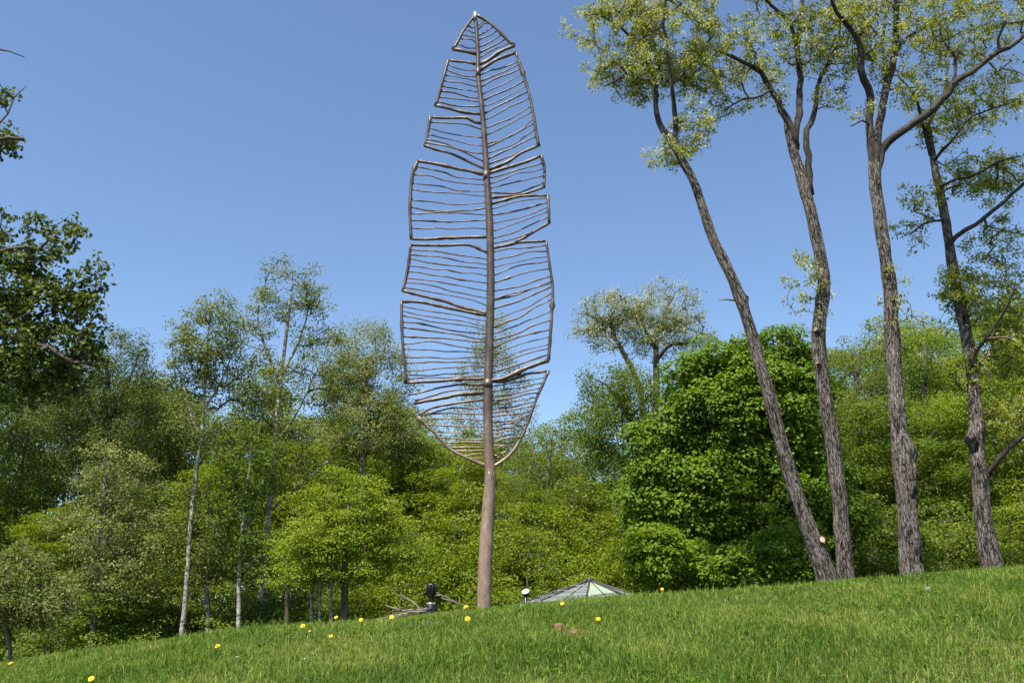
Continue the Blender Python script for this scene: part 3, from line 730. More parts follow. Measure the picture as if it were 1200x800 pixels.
l4 = locust('locust tree with broken burl midway, farther back beside the burled one', 19.0,
    [(1163, 666, 25), (1153, 610, 22), (1145, 545, 20), (1141, 470, 17), (1135, 410, 16), (1122, 350, 14.5), (1112, 300, 13), (1105, 255, 11.5), (1098, 222, 10.5), (1092, 190, 9), (1086, 150, 7)],
    [[(1086, 152, 5.5), (1095, 132, 4.5), (1108, 105, 3.5, 0.2), (1110, 70, 2.5, 0.4)],
     [(1090, 182, 4), (1075, 120, 3.4, -0.2), (1062, 100, 2.4, -0.4), (1052, 90, 1.6, -0.5)],
     [(1095, 188, 4), (1108, 170, 3.5, -0.2), (1119, 162, 2.6, -0.3), (1135, 140, 2.2, -0.4), (1158, 130, 2, -0.5), (1190, 118, 1.5, -0.6)],
     [(1111, 288, 6.5), (1125, 272, 5.5, -0.2), (1145, 262, 5, -0.4), (1164, 247, 4.6, -0.6), (1200, 215, 4, -0.9), (1225, 195, 3, -1)],
     [(1098, 222, 3.6), (1115, 212, 3.2, -0.4), (1140, 206, 3, -0.7), (1170, 190, 2.2, -0.9), (1195, 183, 1.6, -1)],
     [(1156, 560, 7), (1165, 545, 6.5, -0.2), (1178, 528, 6, -0.4), (1198, 512, 5, -0.6), (1225, 480, 4, -0.8)],
     [(1141, 420, 4), (1160, 390, 3, -0.4), (1180, 360, 2.4, -0.7), (1190, 330, 1.6, -0.9)],
     [(1105, 258, 3), (1085, 262, 2.4, -0.3), (1065, 275, 1.6, -0.5)]],
    [(1100, 140, 42, 36, 0.7), (1150, 125, 50, 20, 0.7), (1155, 205, 48, 30), (1085, 232, 24, 34, 0.5), (1175, 285, 40, 40, 0.5), (1064, 278, 24, 26, 0.4), (1150, 345, 50, 32, 0.9), (1120, 330, 26, 26, 0.5), (1185, 400, 40, 40, 1.0), (1135, 440, 30, 30, 0.5), (1190, 495, 34, 40, 1.0)],
    950, 104, 22, 0.17, 1, bulges=[(1146, 500, 7, 0.05), (1136, 514, 5, 0.13), (1138, 508, 4, 0.06), (1142, 526, 5, -0.09), (1140, 538, 7, 0.07), (1152, 560, 5, 0.05), (1136, 470, 5, 0.04), (1150, 600, 4, -0.04)])

def blob(name, c, r, mat, root, seed, n=10, amp=0.18):
    rng = np.random.default_rng(seed)
    th = np.linspace(0, math.pi, n); ph = np.arange(n * 2) * math.pi / n
    T, Pp = np.meshgrid(th, ph, indexing='ij')
    d = np.stack([np.sin(T) * np.cos(Pp), np.sin(T) * np.sin(Pp), np.cos(T)], -1)
    w = 1 + amp * (np.sin(3 * d[..., 0] + seed) * np.cos(4 * d[..., 2] + 1.3 * seed) + 0.5 * rng.normal(size=T.shape) * np.sin(T))
    V = (np.array(c) + d * w[..., None] * np.array(r)).reshape(-1, 3)
    k = 2 * n; i = np.arange(n - 1)[:, None] * k; j = np.arange(k)[None]
    Q = np.stack([i + j, i + k + j, i + k + (j + 1) % k, i + (j + 1) % k], -1).reshape(-1, 4)
    return mesh_obj(name, V - np.array(root.location), [Q], mat, root)
def stub(tree, px, py, Yd, rp, nrm, length, rad, mat, dy):
    """short sawn-off branch: bark collar with a pale cut face"""
    n = unit(np.array(nrm, float)); c = P(px, py, Yd); c[1] -= dy
    b = c - np.array(tree.location)
    V, Q, T = tube([b - n * 0.08, b + n * length * 0.4, b + n * length], [rad * 1.5, rad * 1.12, rad], 14, np.random.default_rng(int(px)), 0.06)
    o = mesh_obj('branch_stub', V, [Q, T], MAT['locust_bark'], tree, bk=bark_co(np.array([b, b + n * 0.1, b + n * 0.2]), rad, 14))
    V, Q, T = tube([b + n * (length - 0.01), b + n * (length + 0.006)], [rad * 0.86, rad * 0.8], 14, np.random.default_rng(int(py)), 0.08)
    mesh_obj('cut_face', V, [Q, T], mat, o, False)
s = M(960, 632, 16.3)
stub(l1, 960, 633, 16.5, 0, (0.22, -0.9, 0.12), 0.02, 0.062, MAT['cut'], 0.15)
stub(l2, 956, 388, 17.5, 0, (-0.75, -0.6, 0.2), 0.05, 0.05, MAT['oldcut'], 0.08)
stub(l2, 957, 427, 17.5, 0, (-0.8, -0.6, 0.1), 0.04, 0.035, MAT['oldcut'], 0.09)
stub(l4, 1134, 514, 19.0, 0, (-0.8, -0.5, -0.25), 0.09, 0.07, MAT['knot'], 0.10)
g = Geo(); a = P(861, 352, 16.5); b = P(842, 352, 16.3)
g.tube(np.array([a, (a + b) / 2 + [0, 0, 0.02], b]) - np.array(l1.location), [0.02, 0.014, 0.006], 6); g.build('dead_twig', MAT['twig'], l1)

# ------------------------------------------------------------------ the wood behind
def tr(name, label, Yd, trunk, limbs, ells, ncl, mat, bark, leaf, nper, crad, seed, group='trees of the wood behind the crest', **k):
    return make_tree(name, label, group, Yd, trunk, limbs, ells, ncl, MAT[mat], MAT[bark], leaf, nper, crad, seed, **k)
# big-leaved dark tree reaching in from the left edge
tr('broadleaf_tree', 'dark large-leaved tree whose boughs reach in high above the pale shrub', 13.0,
   [(-150, 800, 34), (-140, 600, 30), (-130, 450, 26), (-125, 300, 22), (-110, 180, 16), (-90, 60, 10)],
   [[(-132, 470, 14), (-80, 420, 11), (-20, 392, 8, -0.2), (40, 400, 6, -0.3), (85, 425, 3, -0.4)],
    [(-127, 380, 12), (-70, 330, 9), (-20, 300, 7, -0.2), (30, 290, 4, -0.4)],
    [(-20, 392, 5, -0.2), (30, 360, 4, -0.1), (70, 340, 3, 0.1), (105, 325, 2, 0.2)],
    [(-112, 200, 10), (-60, 170, 7), (-10, 163, 5, -0.2), (28, 164, 4, -0.3)],
    [(-10, 163, 3, -0.2), (8, 130, 2), (20, 108, 1.5), (32, 100, 0.8)],
    [(-95, 90, 8), (-40, 70, 5), (0, 58, 2.5), (28, 68, 1)]],
   [(-10, 330, 50, 60), (4, 262, 16, 24, 0.9), (38, 262, 18, 20, 0.9), (78, 275, 22, 24), (50, 312, 30, 26), (112, 318, 13, 22, 0.9), (92, 345, 24, 24), (50, 362, 46, 30), (112, 372, 14, 26, 0.9), (10, 398, 50, 30, 1.2), (78, 402, 44, 26, 1.2), (30, 432, 54, 22), (95, 428, 26, 18, 0.8), (25, 462, 46, 18, 0.8), (70, 450, 36, 16, 0.7), (-90, 350, 60, 90, 0.5), (-2, 165, 22, 20, 1.2), (-2, 112, 13, 20, 1.2), (-70, 140, 50, 60, 0.4)],
   1200, 'darkgreen', 'dark_bark', 0.08, 11, 0.15, 201, group=None, flat=0.8, up=0.35, out=0.4, droop=0.5, lump=0.3, aspect=0.85, rise=0.3)
tr('pale_shrub', 'rounded shrub with pale grey green leaves at the foot of the slope', 17.0,
   [(12, 772, 5), (9, 745, 4.5), (4, 715, 4), (10, 680, 3)], [[(9, 745, 3.4), (22, 715, 2.6), (34, 690, 2)]],
   [(25, 690, 42, 48), (55, 712, 34, 26, 0.8), (-8, 700, 35, 40, 0.7), (30, 655, 26, 24, 0.7)], 240, 'pale', 'grey_bark', 0.06, 40, 0.22, 202, group=None, cat='shrub', cshell=0.5)
tr('dark_tree', 'dark olive tree with sinuous trunk standing among the slender trees', 30.0,
   [(118, 742, 13), (122, 650, 11), (124, 560, 9), (122, 500, 8), (128, 440, 5)],
   [[(123, 520, 5), (105, 470, 4), (85, 440, 3)], [(124, 500, 5), (146, 455, 4), (160, 425, 2)]],
   [(140, 412, 40, 28), (95, 430, 40, 30), (125, 450, 60, 40), (80, 480, 50, 40), (150, 490, 46, 48), (115, 540, 54, 44, 0.7)], 400, 'darkgreen', 'dark_bark', 0.075, 75, 0.42, 203)
tr('alder_tree', 'young tree with pale silvery leaves in front of the dark olive tree', 24.0,
   [(107, 742, 6), (112, 680, 5), (118, 600, 4), (125, 540, 3)], [],
   [(135, 560, 42, 44), (120, 620, 60, 42), (150, 670, 55, 42), (165, 600, 36, 40, 0.7), (100, 690, 40, 30, 0.6)], 420, 'pale', 'grey_bark', 0.075, 32, 0.3, 204, lump=0.3)
tr('birch_tree', 'slender birch with chalky white stem curving up to an airy crown', 24.0,
   [(212, 748, 9), (217, 705, 7.5), (222, 640, 6.5), (231, 560, 6), (238, 510, 5.5), (241, 460, 4.5), (246, 400, 3), (250, 360, 2)],
   [[(236, 520, 3), (222, 480, 2.4), (212, 440, 1.8)], [(240, 480, 3), (258, 450, 2.4), (270, 420, 1.6)]],
   [(244, 395, 42, 46), (222, 425, 34, 36, 0.8), (268, 435, 36, 40, 0.8), (215, 455, 28, 28, 0.7), (250, 500, 54, 34, 0.7), (250, 362, 24, 24, 0.7), (285, 460, 26, 30, 0.6)], 430, 'birch', 'birch_bark', 0.075, 32, 0.3, 205, cshell=0.3, lump=0.3, tip=0.008, width=0.8)
tr('thin_tree', 'thin crooked stem standing beside the white birch', 24.5,
   [(243, 745, 7), (241, 690, 6), (243, 660, 5), (250, 630, 4), (244, 590, 3)], [[(243, 668, 3.5), (250, 645, 3), (252, 615, 2)]],
   [(246, 600, 40, 44), (225, 650, 36, 40, 0.8), (262, 655, 36, 36, 0.8)], 240, 'birch', 'grey_bark', 0.075, 32, 0.3, 206)
tr('birch_tree', 'short pale birch stem between the white birch and the tallest birch', 23.5,
   [(279, 738, 8), (279, 690, 7), (284, 620, 6), (291, 560, 4), (295, 520, 2.5)], [[(284, 625, 3), (300, 590, 2), (310, 560, 1.5)]],
   [(290, 545, 44, 46), (272, 600, 36, 36, 0.8), (300, 650, 34, 36, 0.6)], 240, 'midgreen', 'birch_bark', 0.075, 32, 0.3, 207, width=0.75)
tr('birch_tree', 'tallest birch of the wood with a dome crown above bare forks', 26.0,
   [(299, 738, 10), (304, 700, 9), (312, 620, 8), (320, 540, 7), (325, 480, 6), (332, 420, 5), (338, 370, 4), (342, 330, 2.5)],
   [[(328, 450, 3.6), (312, 410, 3), (302, 375, 2), (305, 350, 1.4)], [(330, 440, 3.6), (350, 400, 2.6), (362, 360, 1.6)], [(322, 520, 3.6), (350, 480, 2.6), (372, 430, 1.6)],
    [(314, 600, 3), (350, 570, 2.4), (385, 540, 1.6)]],
   [(340, 338, 44, 34), (312, 372, 30, 28, 0.8), (370, 376, 32, 30, 0.8), (295, 420, 28, 34, 0.5), (385, 420, 36, 38, 0.9), (345, 465, 70, 50, 0.8), (320, 540, 64, 50, 0.8)], 560, 'birch', 'birch_bark', 0.075, 34, 0.31, 208, lump=0.28, tip=0.008, width=0.8)
tr('aspen_tree', 'grey green broad tree close beside the lower veins of the sculpture', 31.0,
   [(425, 720, 9), (425, 600, 8), (428, 500, 6), (432, 420, 4)], [],
   [(428, 408, 40, 34), (405, 440, 36, 40), (452, 445, 34, 44), (430, 500, 64, 44), (468, 510, 30, 34, 0.7)], 520, 'pale', 'grey_bark', 0.075, 50, 0.38, 209, lump=0.28)
tr('leafy_tree', 'bright yellow green bushy tree in full sun with several thin stems', 21.0,
   [(404, 725, 9), (404, 690, 8), (406, 640, 6), (408, 590, 4)],
   [[(404, 700, 4.5), (392, 660, 4), (375, 620, 3)], [(404, 690, 4), (425, 650, 3.4), (445, 620, 2.4)]],
   [(405, 580, 44, 36), (372, 620, 40, 40), (432, 622, 50, 44), (405, 655, 56, 36), (470, 655, 34, 36, 0.8), (345, 660, 30, 34, 0.7)], 300, 'bright', 'dark_bark', 0.06, 95, 0.33, 210, cshell=0.5, flat=0.42, shell=0.4, up=0.7, lump=0.3)
for i, (x, y, w, b) in enumerate([(363, 730, 4.2, 'birch_bark'), (374, 728, 3.4, 'birch_bark'), (389, 727, 4.2, 'birch_bark'), (336, 733, 6, 'dark_bark')]):
    tr('sapling', 'thin pale sapling stem under the bright bushy tree' if b == 'birch_bark' else 'dark young stem at the edge of the bright bushy tree', 21.6 + 0.5 * i,
       [(x, y, w), (x + 1, y - 40, w * 0.9), (x + (8 if i == 2 else 1), y - 70, w * 0.6)], [], [(x, y - 85, 22, 26)], 40, 'bright', b, 0.07, 34, 0.26, 220 + i,
       group='saplings under the bright tree' if b == 'birch_bark' else None, cat='sapling')
tr('poplar_tree', 'tall narrow poplar seen through the lower veins of the sculpture', 46.0,
   [(573, 700, 7), (574, 550, 6), (575, 450, 4), (577, 375, 2)], [],
   [(577, 395, 26, 32), (575, 440, 42, 44), (572, 495, 54, 48), (570, 550, 60, 44, 0.8)], 620, 'pale', 'grey_bark', 0.10, 34, 0.46, 211, flat=1.0, lump=0.2, rise=1.2)
tr('twiggy_tree', 'twiggy half bare tree between the sculpture and the drooping tree', 36.0,
   [(640, 700, 7), (640, 600, 6), (642, 540, 4), (645, 505, 2)], [[(640, 570, 3), (625, 530, 2), (618, 500, 1.2)]],
   [(645, 535, 40, 40), (612, 560, 34, 44), (675, 560, 30, 44), (640, 610, 64, 46)], 440, 'midgreen', 'grey_bark', 0.075, 42, 0.4, 212, lump=0.3)
tr('drooping_tree', 'tree with dark drooping foliage left of the dense maple, dark limbs showing', 33.0,
   [(775, 700, 11), (768, 600, 10), (758, 550, 9), (744, 505, 7), (732, 475, 6), (728, 445, 3)],
   [[(738, 490, 4), (755, 470, 3), (768, 455, 2)], [(734, 480, 4), (715, 455, 3), (700, 445, 2)]],
   [(715, 455, 36, 30), (745, 465, 36, 34), (700, 500, 30, 44), (728, 520, 44, 44), (720, 560, 50, 40)], 460, 'midgreen', 'dark_bark', 0.09, 52, 0.42, 213, flat=1.2, droop=1.2, up=0.3, lump=0.3)
def far_locust(label, trunk, limbs, ells, n, seed):
    tr('blossoming_locust', label, 40.0, trunk, limbs, ells, n, 'pale', 'dark_bark', 0.10, 26, 0.42, seed, group='blossoming locusts above the wood', flowers=4, lump=0.25, rise=0.2, tip=0.012)
far_locust('cream blossoming locust with upright trunk and round crown above the maple',
   [(768, 700, 10), (768, 540, 9), (768, 470, 8), (768, 430, 7), (768, 402, 5)],
   [[(768, 410, 4), (755, 385, 3), (748, 360, 2)], [(768, 425, 4), (785, 405, 3.4), (808, 402, 2.4), (822, 392, 1.6)], [(768, 404, 3.6), (776, 375, 3), (785, 350, 2)]],
   [(778, 362, 46, 30), (808, 388, 28, 24), (760, 380, 30, 30), (780, 398, 46, 22, 0.8)], 320, 231)
far_locust('cream blossoming locust with slanting trunk and smaller crown above the drooping tree',
   [(765, 700, 9), (758, 540, 8), (748, 460, 7), (738, 430, 6), (722, 400, 5), (712, 372, 3)],
   [[(722, 400, 3), (705, 385, 2.4), (686, 388, 1.6)], [(714, 376, 2.6), (722, 360, 2), (728, 348, 1.4)]],
   [(715, 362, 34, 24), (692, 382, 24, 22, 0.8), (735, 380, 20, 18, 0.6), (715, 390, 30, 22, 0.6), (720, 412, 22, 14, 0.3)], 210, 232)
# dense maple: heavy leaf shelves, lit above and dark below
tr('maple_tree', 'dense rounded maple with heavy dark green leaf shelves down to the grass', 24.0,
   [(860, 715, 20), (860, 640, 18), (862, 560, 14), (865, 480, 8)],
   [[(861, 620, 9), (820, 560, 7), (790, 520, 4)], [(861, 600, 9), (905, 540, 7), (930, 500, 4)]],
   [(875, 470, 70, 62), (830, 500, 56, 62), (925, 490, 50, 70), (800, 590, 56, 66), (860, 590, 80, 80), (925, 600, 56, 80), (775, 650, 40, 40), (850, 655, 70, 40), (905, 415, 44, 24, 0.7), (960, 590, 40, 80, 0.7), (815, 440, 40, 26, 0.9), (775, 545, 40, 46), (770, 600, 36, 50), (850, 425, 50, 26, 0.8)],
   950, 'maple', 'dark_bark', 0.10, 120, 0.44, 240, group=None, flat=0.75, up=0.5, out=0.8, droop=0.4, shell=0.55, cshell=0.62, lump=0.16, aspect=0.85, jit=0.7)
for i, (x, y, rx, ry, w) in enumerate([(770, 655, 36, 34, 'bright'), (868, 668, 60, 26, 'maple'), (925, 655, 44, 40, 'maple'), (815, 670, 40, 28, 'bright')]):
    tr('bush', ['low bright bush hugging the left foot of the maple', 'low dark bush under the middle of the maple', 'dark leafy bush behind the leaning locust foot', 'low bright bush at the front of the maple'][i], 20.5 + i * 0.3,
       [(x, 715, 4), (x, y, 3)], [], [(x, y, rx, ry)], 110, w, 'dark_bark', 0.10, 70, 0.28, 250 + i, group=None, cat='bush', shell=0.5, flat=0.6, cshell=0.6)
# yellow-green wood behind the locusts
for i, (x, top, Yd, mat, lab) in enumerate([
        (1008, 385, 33, 'birch', 'pale green tree showing between the two left locust trunks and the burled one'),
        (1085, 372, 35, 'midgreen', 'mid green tree behind and right of the burled locust trunk'),
        (1160, 380, 31, 'bright', 'bright green tree behind the locust with the broken burl'),
        (1235, 350, 30, 'midgreen', 'mid green tree at the right end of the wood')]):
    tr('woodland_tree', lab, Yd, [(x, 690, 9), (x + 2, 560, 8), (x - 3, 470, 6), (x, top + 30, 3)], [],
       [(x, top + 45, 44, 44), (x - 26, top + 110, 44, 56), (x + 28, top + 110, 44, 60), (x, top + 190, 62, 60), (x - 10, top + 250, 62, 50, 0.8)], 330, mat, 'dark_bark', 0.075, 90, 0.42, 260 + i, lump=0.42, flat=0.6, up=0.55, shell=0.2)

# woodland that fills the rows behind: four stock trees, copied with their parts
def stock(name, label, seed, h, ells, ncl, mat, bark, leaf, nper, crad, group, cat='tree', r=0.13, **k):
    rng = np.random.default_rng(seed)
    root = empty(name, (0, 0, 0), label, cat, group)
    sk = Skel()
    m = 16
    t = np.linspace(0, 1, m)
    pts = np.stack([np.cumsum(rng.normal(size=m)) * 0.05, np.cumsum(rng.normal(size=m)) * 0.05, -0.3 + t * (h * 0.9 + 0.3)], -1)
    V, Q, T = tube(pts, r * (1 - 0.85 * t), 9, rng, 0.03)
    mesh_obj('trunk', V, [Q, T], bark, root, bk=bark_co(pts, r * (1 - 0.85 * t), 9))
    sk.add_chain(pts)
    cp = crown_points(ells, ncl, rng, 0.35, 0.3)
    cp = cp[cp[:, 2] > 0.15]
    sk.grow(cp, rng, step=0.5, first=2)
    rad = sk.radii(0.008); g = Geo()
    for ch in sk.chains[1:]:
        rr = rad[ch].copy(); rr[0] = min(rr[0], rr[1] * 1.25)
        g.tube(sk.p[ch], rr, 4 if rr.max() > 0.016 else 3, caps=False)
    tag(g.build('branches', MAT['twig'], root), kind='stuff')
    pos, nrm, dr, tone = scatter(cp, crad * rng.uniform(0.6, 1.35, len(cp)), nper, rng, **k)
    L = leaf * rng.uniform(0.65, 1.3, len(pos))
    leaf_mesh('crown', pos, nrm, dr, L, L * 0.65, mat, root, rng, rnd=tone)
    return root
B1 = stock('woodland_tree', '', 301, 10, [(0, 0, 8.2, 1.6, 1.6, 1.7, 1), (0.8, 0.3, 6.2, 1.9, 1.7, 1.9, 1), (-0.9, -0.3, 5.6, 1.8, 1.8, 1.9, 1), (0, 0, 3.8, 2.2, 2, 1.6, 0.7)], 260, MAT['midgreen'], MAT['dark_bark'], 0.085, 110, 0.5, '', flat=0.5, shell=0.3, up=0.65)
B2 = stock('woodland_tree', '', 302, 10, [(0, 0, 8.4, 1.2, 1.2, 1.6, 1), (0.5, 0, 6.2, 1.5, 1.5, 1.8, 1), (-0.5, 0.3, 4.6, 1.7, 1.6, 1.8, 0.8)], 220, MAT['yellowgreen'], MAT['grey_bark'], 0.085, 105, 0.48, '', flat=0.5, shell=0.3, up=0.65)
B3 = stock('understory_bush', '', 303, 3.2, [(0, 0, 1.6, 1.5, 1.4, 1.4, 1), (0.9, 0.2, 1.2, 1.1, 1.1, 1.0, 1), (-0.9, -0.2, 1.1, 1.1, 1.1, 1.0, 1)], 170, MAT['midgreen'], MAT['dark_bark'], 0.06, 120, 0.33, '', 'bush', 0.05, flat=0.5, shell=0.3, up=0.65)
B4 = stock('slender_tree', '', 304, 10, [(0, 0, 8.3, 1.5, 1.5, 1.5, 1), (0.4, 0, 6.6, 1.3, 1.3, 1.1, 0.5), (-0.8, 0.2, 5.6, 0.9, 0.9, 0.8, 0.35)], 150, MAT['darkgreen'], MAT['dark_bark'], 0.09, 60, 0.5, '', r=0.12, flat=0.7)
B5 = stock('understory_bush', '', 305, 3.2, [(0, 0, 1.7, 1.3, 1.3, 1.5, 1), (0.8, 0.2, 1.1, 1.1, 1.1, 1.0, 1), (-0.7, -0.2, 1.2, 1.2, 1.1, 1.1, 1)], 170, MAT['yellowgreen'], MAT['dark_bark'], 0.058, 120, 0.33, '', 'bush', 0.05, flat=0.5, shell=0.3, up=0.65)
def beside(px):
    for lim, txt in ((60, 'beyond the pale shrub'), (195, 'behind the dark olive tree'), (310, 'behind the white birch'), (390, 'behind the tallest birch'), (520, 'behind the bright bushy tree'),
                     (615, 'behind the stem of the sculpture'), (745, 'behind the pavilion roof'), (960, 'behind the dense maple'), (1045, 'behind the two leaning locust trunks'), (1110, 'behind the burled locust')):
        if px < lim: return txt
    return 'behind the locust with the broken burl'
used = set()
prng = random.Random(7)
def place(proto, px, top, Yd, h0, wide, label, group):
    """foot on the ground on that column's line of sight, height so the top reaches the given row"""
    x = P(px, 600, Yd)[0]
    g = G(x, Yd)
    hh = P(px, top, Yd)[2] - g
    s = hh / h0
    o = proto if proto.name not in used else copy_tree(proto)
    used.add(proto.name)
    o.location = (x, Yd, g)
    o.rotation_euler = (0, 0, prng.uniform(0, 6.28))
    o.scale = (s * wide, s * wide, s)
    tag(o, label, 'bush' if proto in (B3, B5) else 'tree', group)
    return o
# far row closing the view
for i, (px, top) in enumerate([(-60, 440), (70, 470), (165, 455), (270, 470), (330, 480), (400, 470), (470, 480), (520, 510), (560, 515), (610, 505), (660, 492), (720, 520), (800, 500), (900, 430), (970, 395), (1040, 385), (1100, 375), (1170, 360), (1250, 350)]):
    place(B1 if i % 2 else B2, px, top + prng.uniform(-8, 8), 44 + prng.uniform(-4, 5), 9.8, 1.1, 'tree in the far row of the wood ' + beside(px), 'far row of the wood')
for i, (px, top) in enumerate([(10, 560), (60, 590), (110, 600), (190, 560), (235, 545), (370, 505), (440, 500), (490, 520), (540, 545), (600, 560), (630, 575), (690, 570), (740, 575), (985, 470), (1055, 470), (1120, 480), (1190, 470)]):
    place(B2 if i % 3 and px < 960 else B1, px, top + prng.uniform(-12, 12), 33 + prng.uniform(-3, 4), 9.8, 1.35, 'shorter tree in the middle row of the wood ' + beside(px), 'middle row of the wood')
for i, px in enumerate(range(-80, 1320, 78)):
    if 20 < px < 120: continue
    top = float(np.interp(px, [0, 180, 300, 470, 560, 680, 800, 960, 1200], [470, 480, 500, 505, 530, 530, 500, 420, 385]))
    place(B2 if i % 2 else B1, px, top + prng.uniform(-10, 14), 56 + prng.uniform(-4, 4), 9.8, 1.25, 'rearmost tree closing the view ' + beside(px), 'rearmost trees of the wood')
# slender trees with sky between their stems, far left
for i, (px, top, Yd) in enumerate([(18, 428, 36), (52, 455, 39), (88, 440, 42), (-25, 435, 34), (172, 450, 40), (200, 465, 43), (150, 440, 37)]):
    place(B4, px, top, Yd, 9.6, 0.85, 'slender dark stemmed tree with sky between the stems ' + beside(px), 'slender dark stemmed trees of the wood')
for px, top, Yd in [(300, 440, 37), (395, 430, 38), (462, 462, 40)]:
    place(B2, px, top, Yd, 9.8, 0.8, 'narrow upright fresh green tree ' + beside(px), 'narrow fresh green trees of the wood')
# understory along the foot of the wood
for i, (px, top) in enumerate([(-20, 640), (45, 650), (95, 655), (150, 665), (190, 660), (235, 668), (275, 665), (325, 660), (350, 672), (385, 665), (420, 660), (450, 640), (490, 610), (530, 600), (575, 620), (612, 610), (655, 600), (700, 610), (740, 625), (985, 570), (1025, 585), (1065, 580), (1100, 590), (1135, 600), (1175, 590), (1215, 580)]):
    p = B5 if (435 < px < 760 or px > 1150) else B3
    place(p, px, top + prng.uniform(-10, 10), 26.5 + prng.uniform(-1.5, 2.5), 3.1, 1.1,
          ('sunlit yellow green low bush ' if p is B5 else 'shaded mid green low bush ') + beside(px), 'sunlit bushes at the foot of the wood' if p is B5 else 'shaded bushes at the foot of the wood')

# ------------------------------------------------------------------ pavilion, lamps, brush
pv = P(691, 680, 22.0)
pz = G(pv[0], 22.0)
pav = empty('garden_pavilion', (pv[0], 22.0, pz), 'small pavilion with low pale green pyramid roof showing over the crest', 'pavilion')
RR, RISE, H = 1.75, 0.56, pv[2] - pz
def rp_(k, r, up=0.0):
    a = R(22.5 + 14 + 45 * k)
    return np.array([r * math.cos(a), r * math.sin(a), H - RISE * r / RR + up])
for k in range(8):
    a, b = rp_(k, RR), rp_(k + 1, RR); t = rp_(k, 0.02); t2 = rp_(k + 1, 0.02)
    d = np.array([0, 0, -0.04])
    V = np.array([a, b, t2, t, a + d, b + d, t2 + d, t + d])
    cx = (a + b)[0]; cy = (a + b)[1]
    left = cx < -0.4 and cy < 1.2  # faces coloured as if mirroring the sky
    o = mesh_obj('roof_panel', V, [np.array([[0, 1, 2, 3], [7, 6, 5, 4], [0, 4, 5, 1], [1, 5, 6, 2], [3, 2, 6, 7], [0, 3, 7, 4]])], MAT['roof_sky_tint'] if left else MAT['roof'], pav, False)
    g = Geo(); g.tube([rp_(k, RR + 0.03, 0.02), rp_(k, 0.03, 0.02)], 0.022, 6); g.build('hip_strip', MAT['rib_dark'], pav)
    for f in (0.5,):
        e = a + (b - a) * f
        g = Geo(); g.tube([e + [0, 0, 0.012], np.array([0, 0, H + 0.012])], 0.009, 5); g.build('seam', MAT['rib_dark'], o)
    if left:
        for f in np.arange(0.3, 1.0, 0.22):
            g = Geo(); g.tube([a * f + np.array([0, 0, H]) * (1 - f) + [0, 0, 0.05], b * f + np.array([0, 0, H]) * (1 - f) + [0, 0, 0.05]], 0.011, 5); g.build('batten', MAT['batten'], o)
    p = rp_(k, RR - 0.2)
    g = Geo(); g.tube([[p[0], p[1], G(p[0] + pv[0], p[1] + 22.0) - pz - 0.1], [p[0], p[1], p[2] - 0.05]], 0.06, 8); g.build('post', MAT['wood_post'], pav)
blob('finial', np.array([pv[0], 22.0, pz + H + 0.02]), (0.09, 0.09, 0.06), MAT['rib_dark'], pav, 3, 8, 0.05)

def lathe(prof, k=16):
    prof = np.asarray(prof, float); n = len(prof)
    a = np.arange(k) * 2 * math.pi / k
    V = np.stack([prof[:, :1] * np.cos(a), prof[:, :1] * np.sin(a), np.repeat(prof[:, 1:], k, 1)], -1).reshape(-1, 3)
    i = np.arange(n - 1)[:, None] * k; j = np.arange(k)[None]
    return V, np.stack([i + j, i + (j + 1) % k, i + k + (j + 1) % k, i + k + j], -1).reshape(-1, 4)
# flood lamp aimed up at the sculpture
c = P(505, 712, 12.0)
gl = G(c[0], 12.0); hb = max(c[2] - gl, 0.05)
lamp = empty('flood_lamp', (c[0], 12.0, gl), 'black flared ground flood lamp standing in the brush beside the stem', 'lamp')
V, Q = lathe([(0.001, -0.05), (0.06, -0.05), (0.06, hb + 0.06), (0.052, hb + 0.065), (0.001, hb + 0.065)]); mesh_obj('base', V, [Q], MAT['black'], lamp)
V, Q = lathe([(0.035, hb + 0.065), (0.038, hb + 0.12), (0.05, hb + 0.15), (0.06, hb + 0.22), (0.076, hb + 0.28), (0.079, hb + 0.30), (0.07, hb + 0.30), (0.063, hb + 0.27), (0.001, hb + 0.255)])
mesh_obj('lamp_head', V, [Q], MAT['black'], lamp)
for k in range(10):
    a = k * 0.628
    g = Geo(); g.tube([[0.05 * math.cos(a), 0.05 * math.sin(a), hb + 0.15], [0.064 * math.cos(a), 0.064 * math.sin(a), hb + 0.22], [0.079 * math.cos(a), 0.079 * math.sin(a), hb + 0.28]], 0.005, 5); g.build('cooling_fin', MAT['black'], lamp)
V, Q = lathe([(0.0615, hb + 0.045), (0.064, hb + 0.05), (0.064, hb + 0.06), (0.05, hb + 0.068)]); mesh_obj('trim_ring', V, [Q], MAT['steel'], lamp)
# small lamp with a pale tilted face
c = P(616, 693, 12.5); gl = G(c[0], 12.5)
lamp2 = empty('spot_lamp', (c[0], 12.5, gl), 'small black spot lamp with white tilted top beside the pavilion roof', 'lamp')
g = Geo(); g.tube([[0, 0, -0.1], [0, 0, c[2] - gl - 0.03]], 0.022, 10); g.build('stake', MAT['black'], lamp2)
V, Q = lathe([(0.001, -0.05), (0.04, -0.05), (0.056, -0.008), (0.056, 0.0), (0.001, 0.0)])
tilt = np.array(mathutils.Matrix.Rotation(R(38), 3, 'X') @ mathutils.Matrix.Rotation(R(-14), 3, 'Y'))
hd = np.array([0, 0, c[2] - gl])
mesh_obj('housing', V @ tilt.T + hd, [Q], MAT['black'], lamp2)
V, Q = lathe([(0.001, 0.003), (0.05, 0.003), (0.053, 0.008), (0.048, 0.012), (0.001, 0.013)])
mesh_obj('lens', V @ tilt.T + hd, [Q], MAT['white'], lamp2)
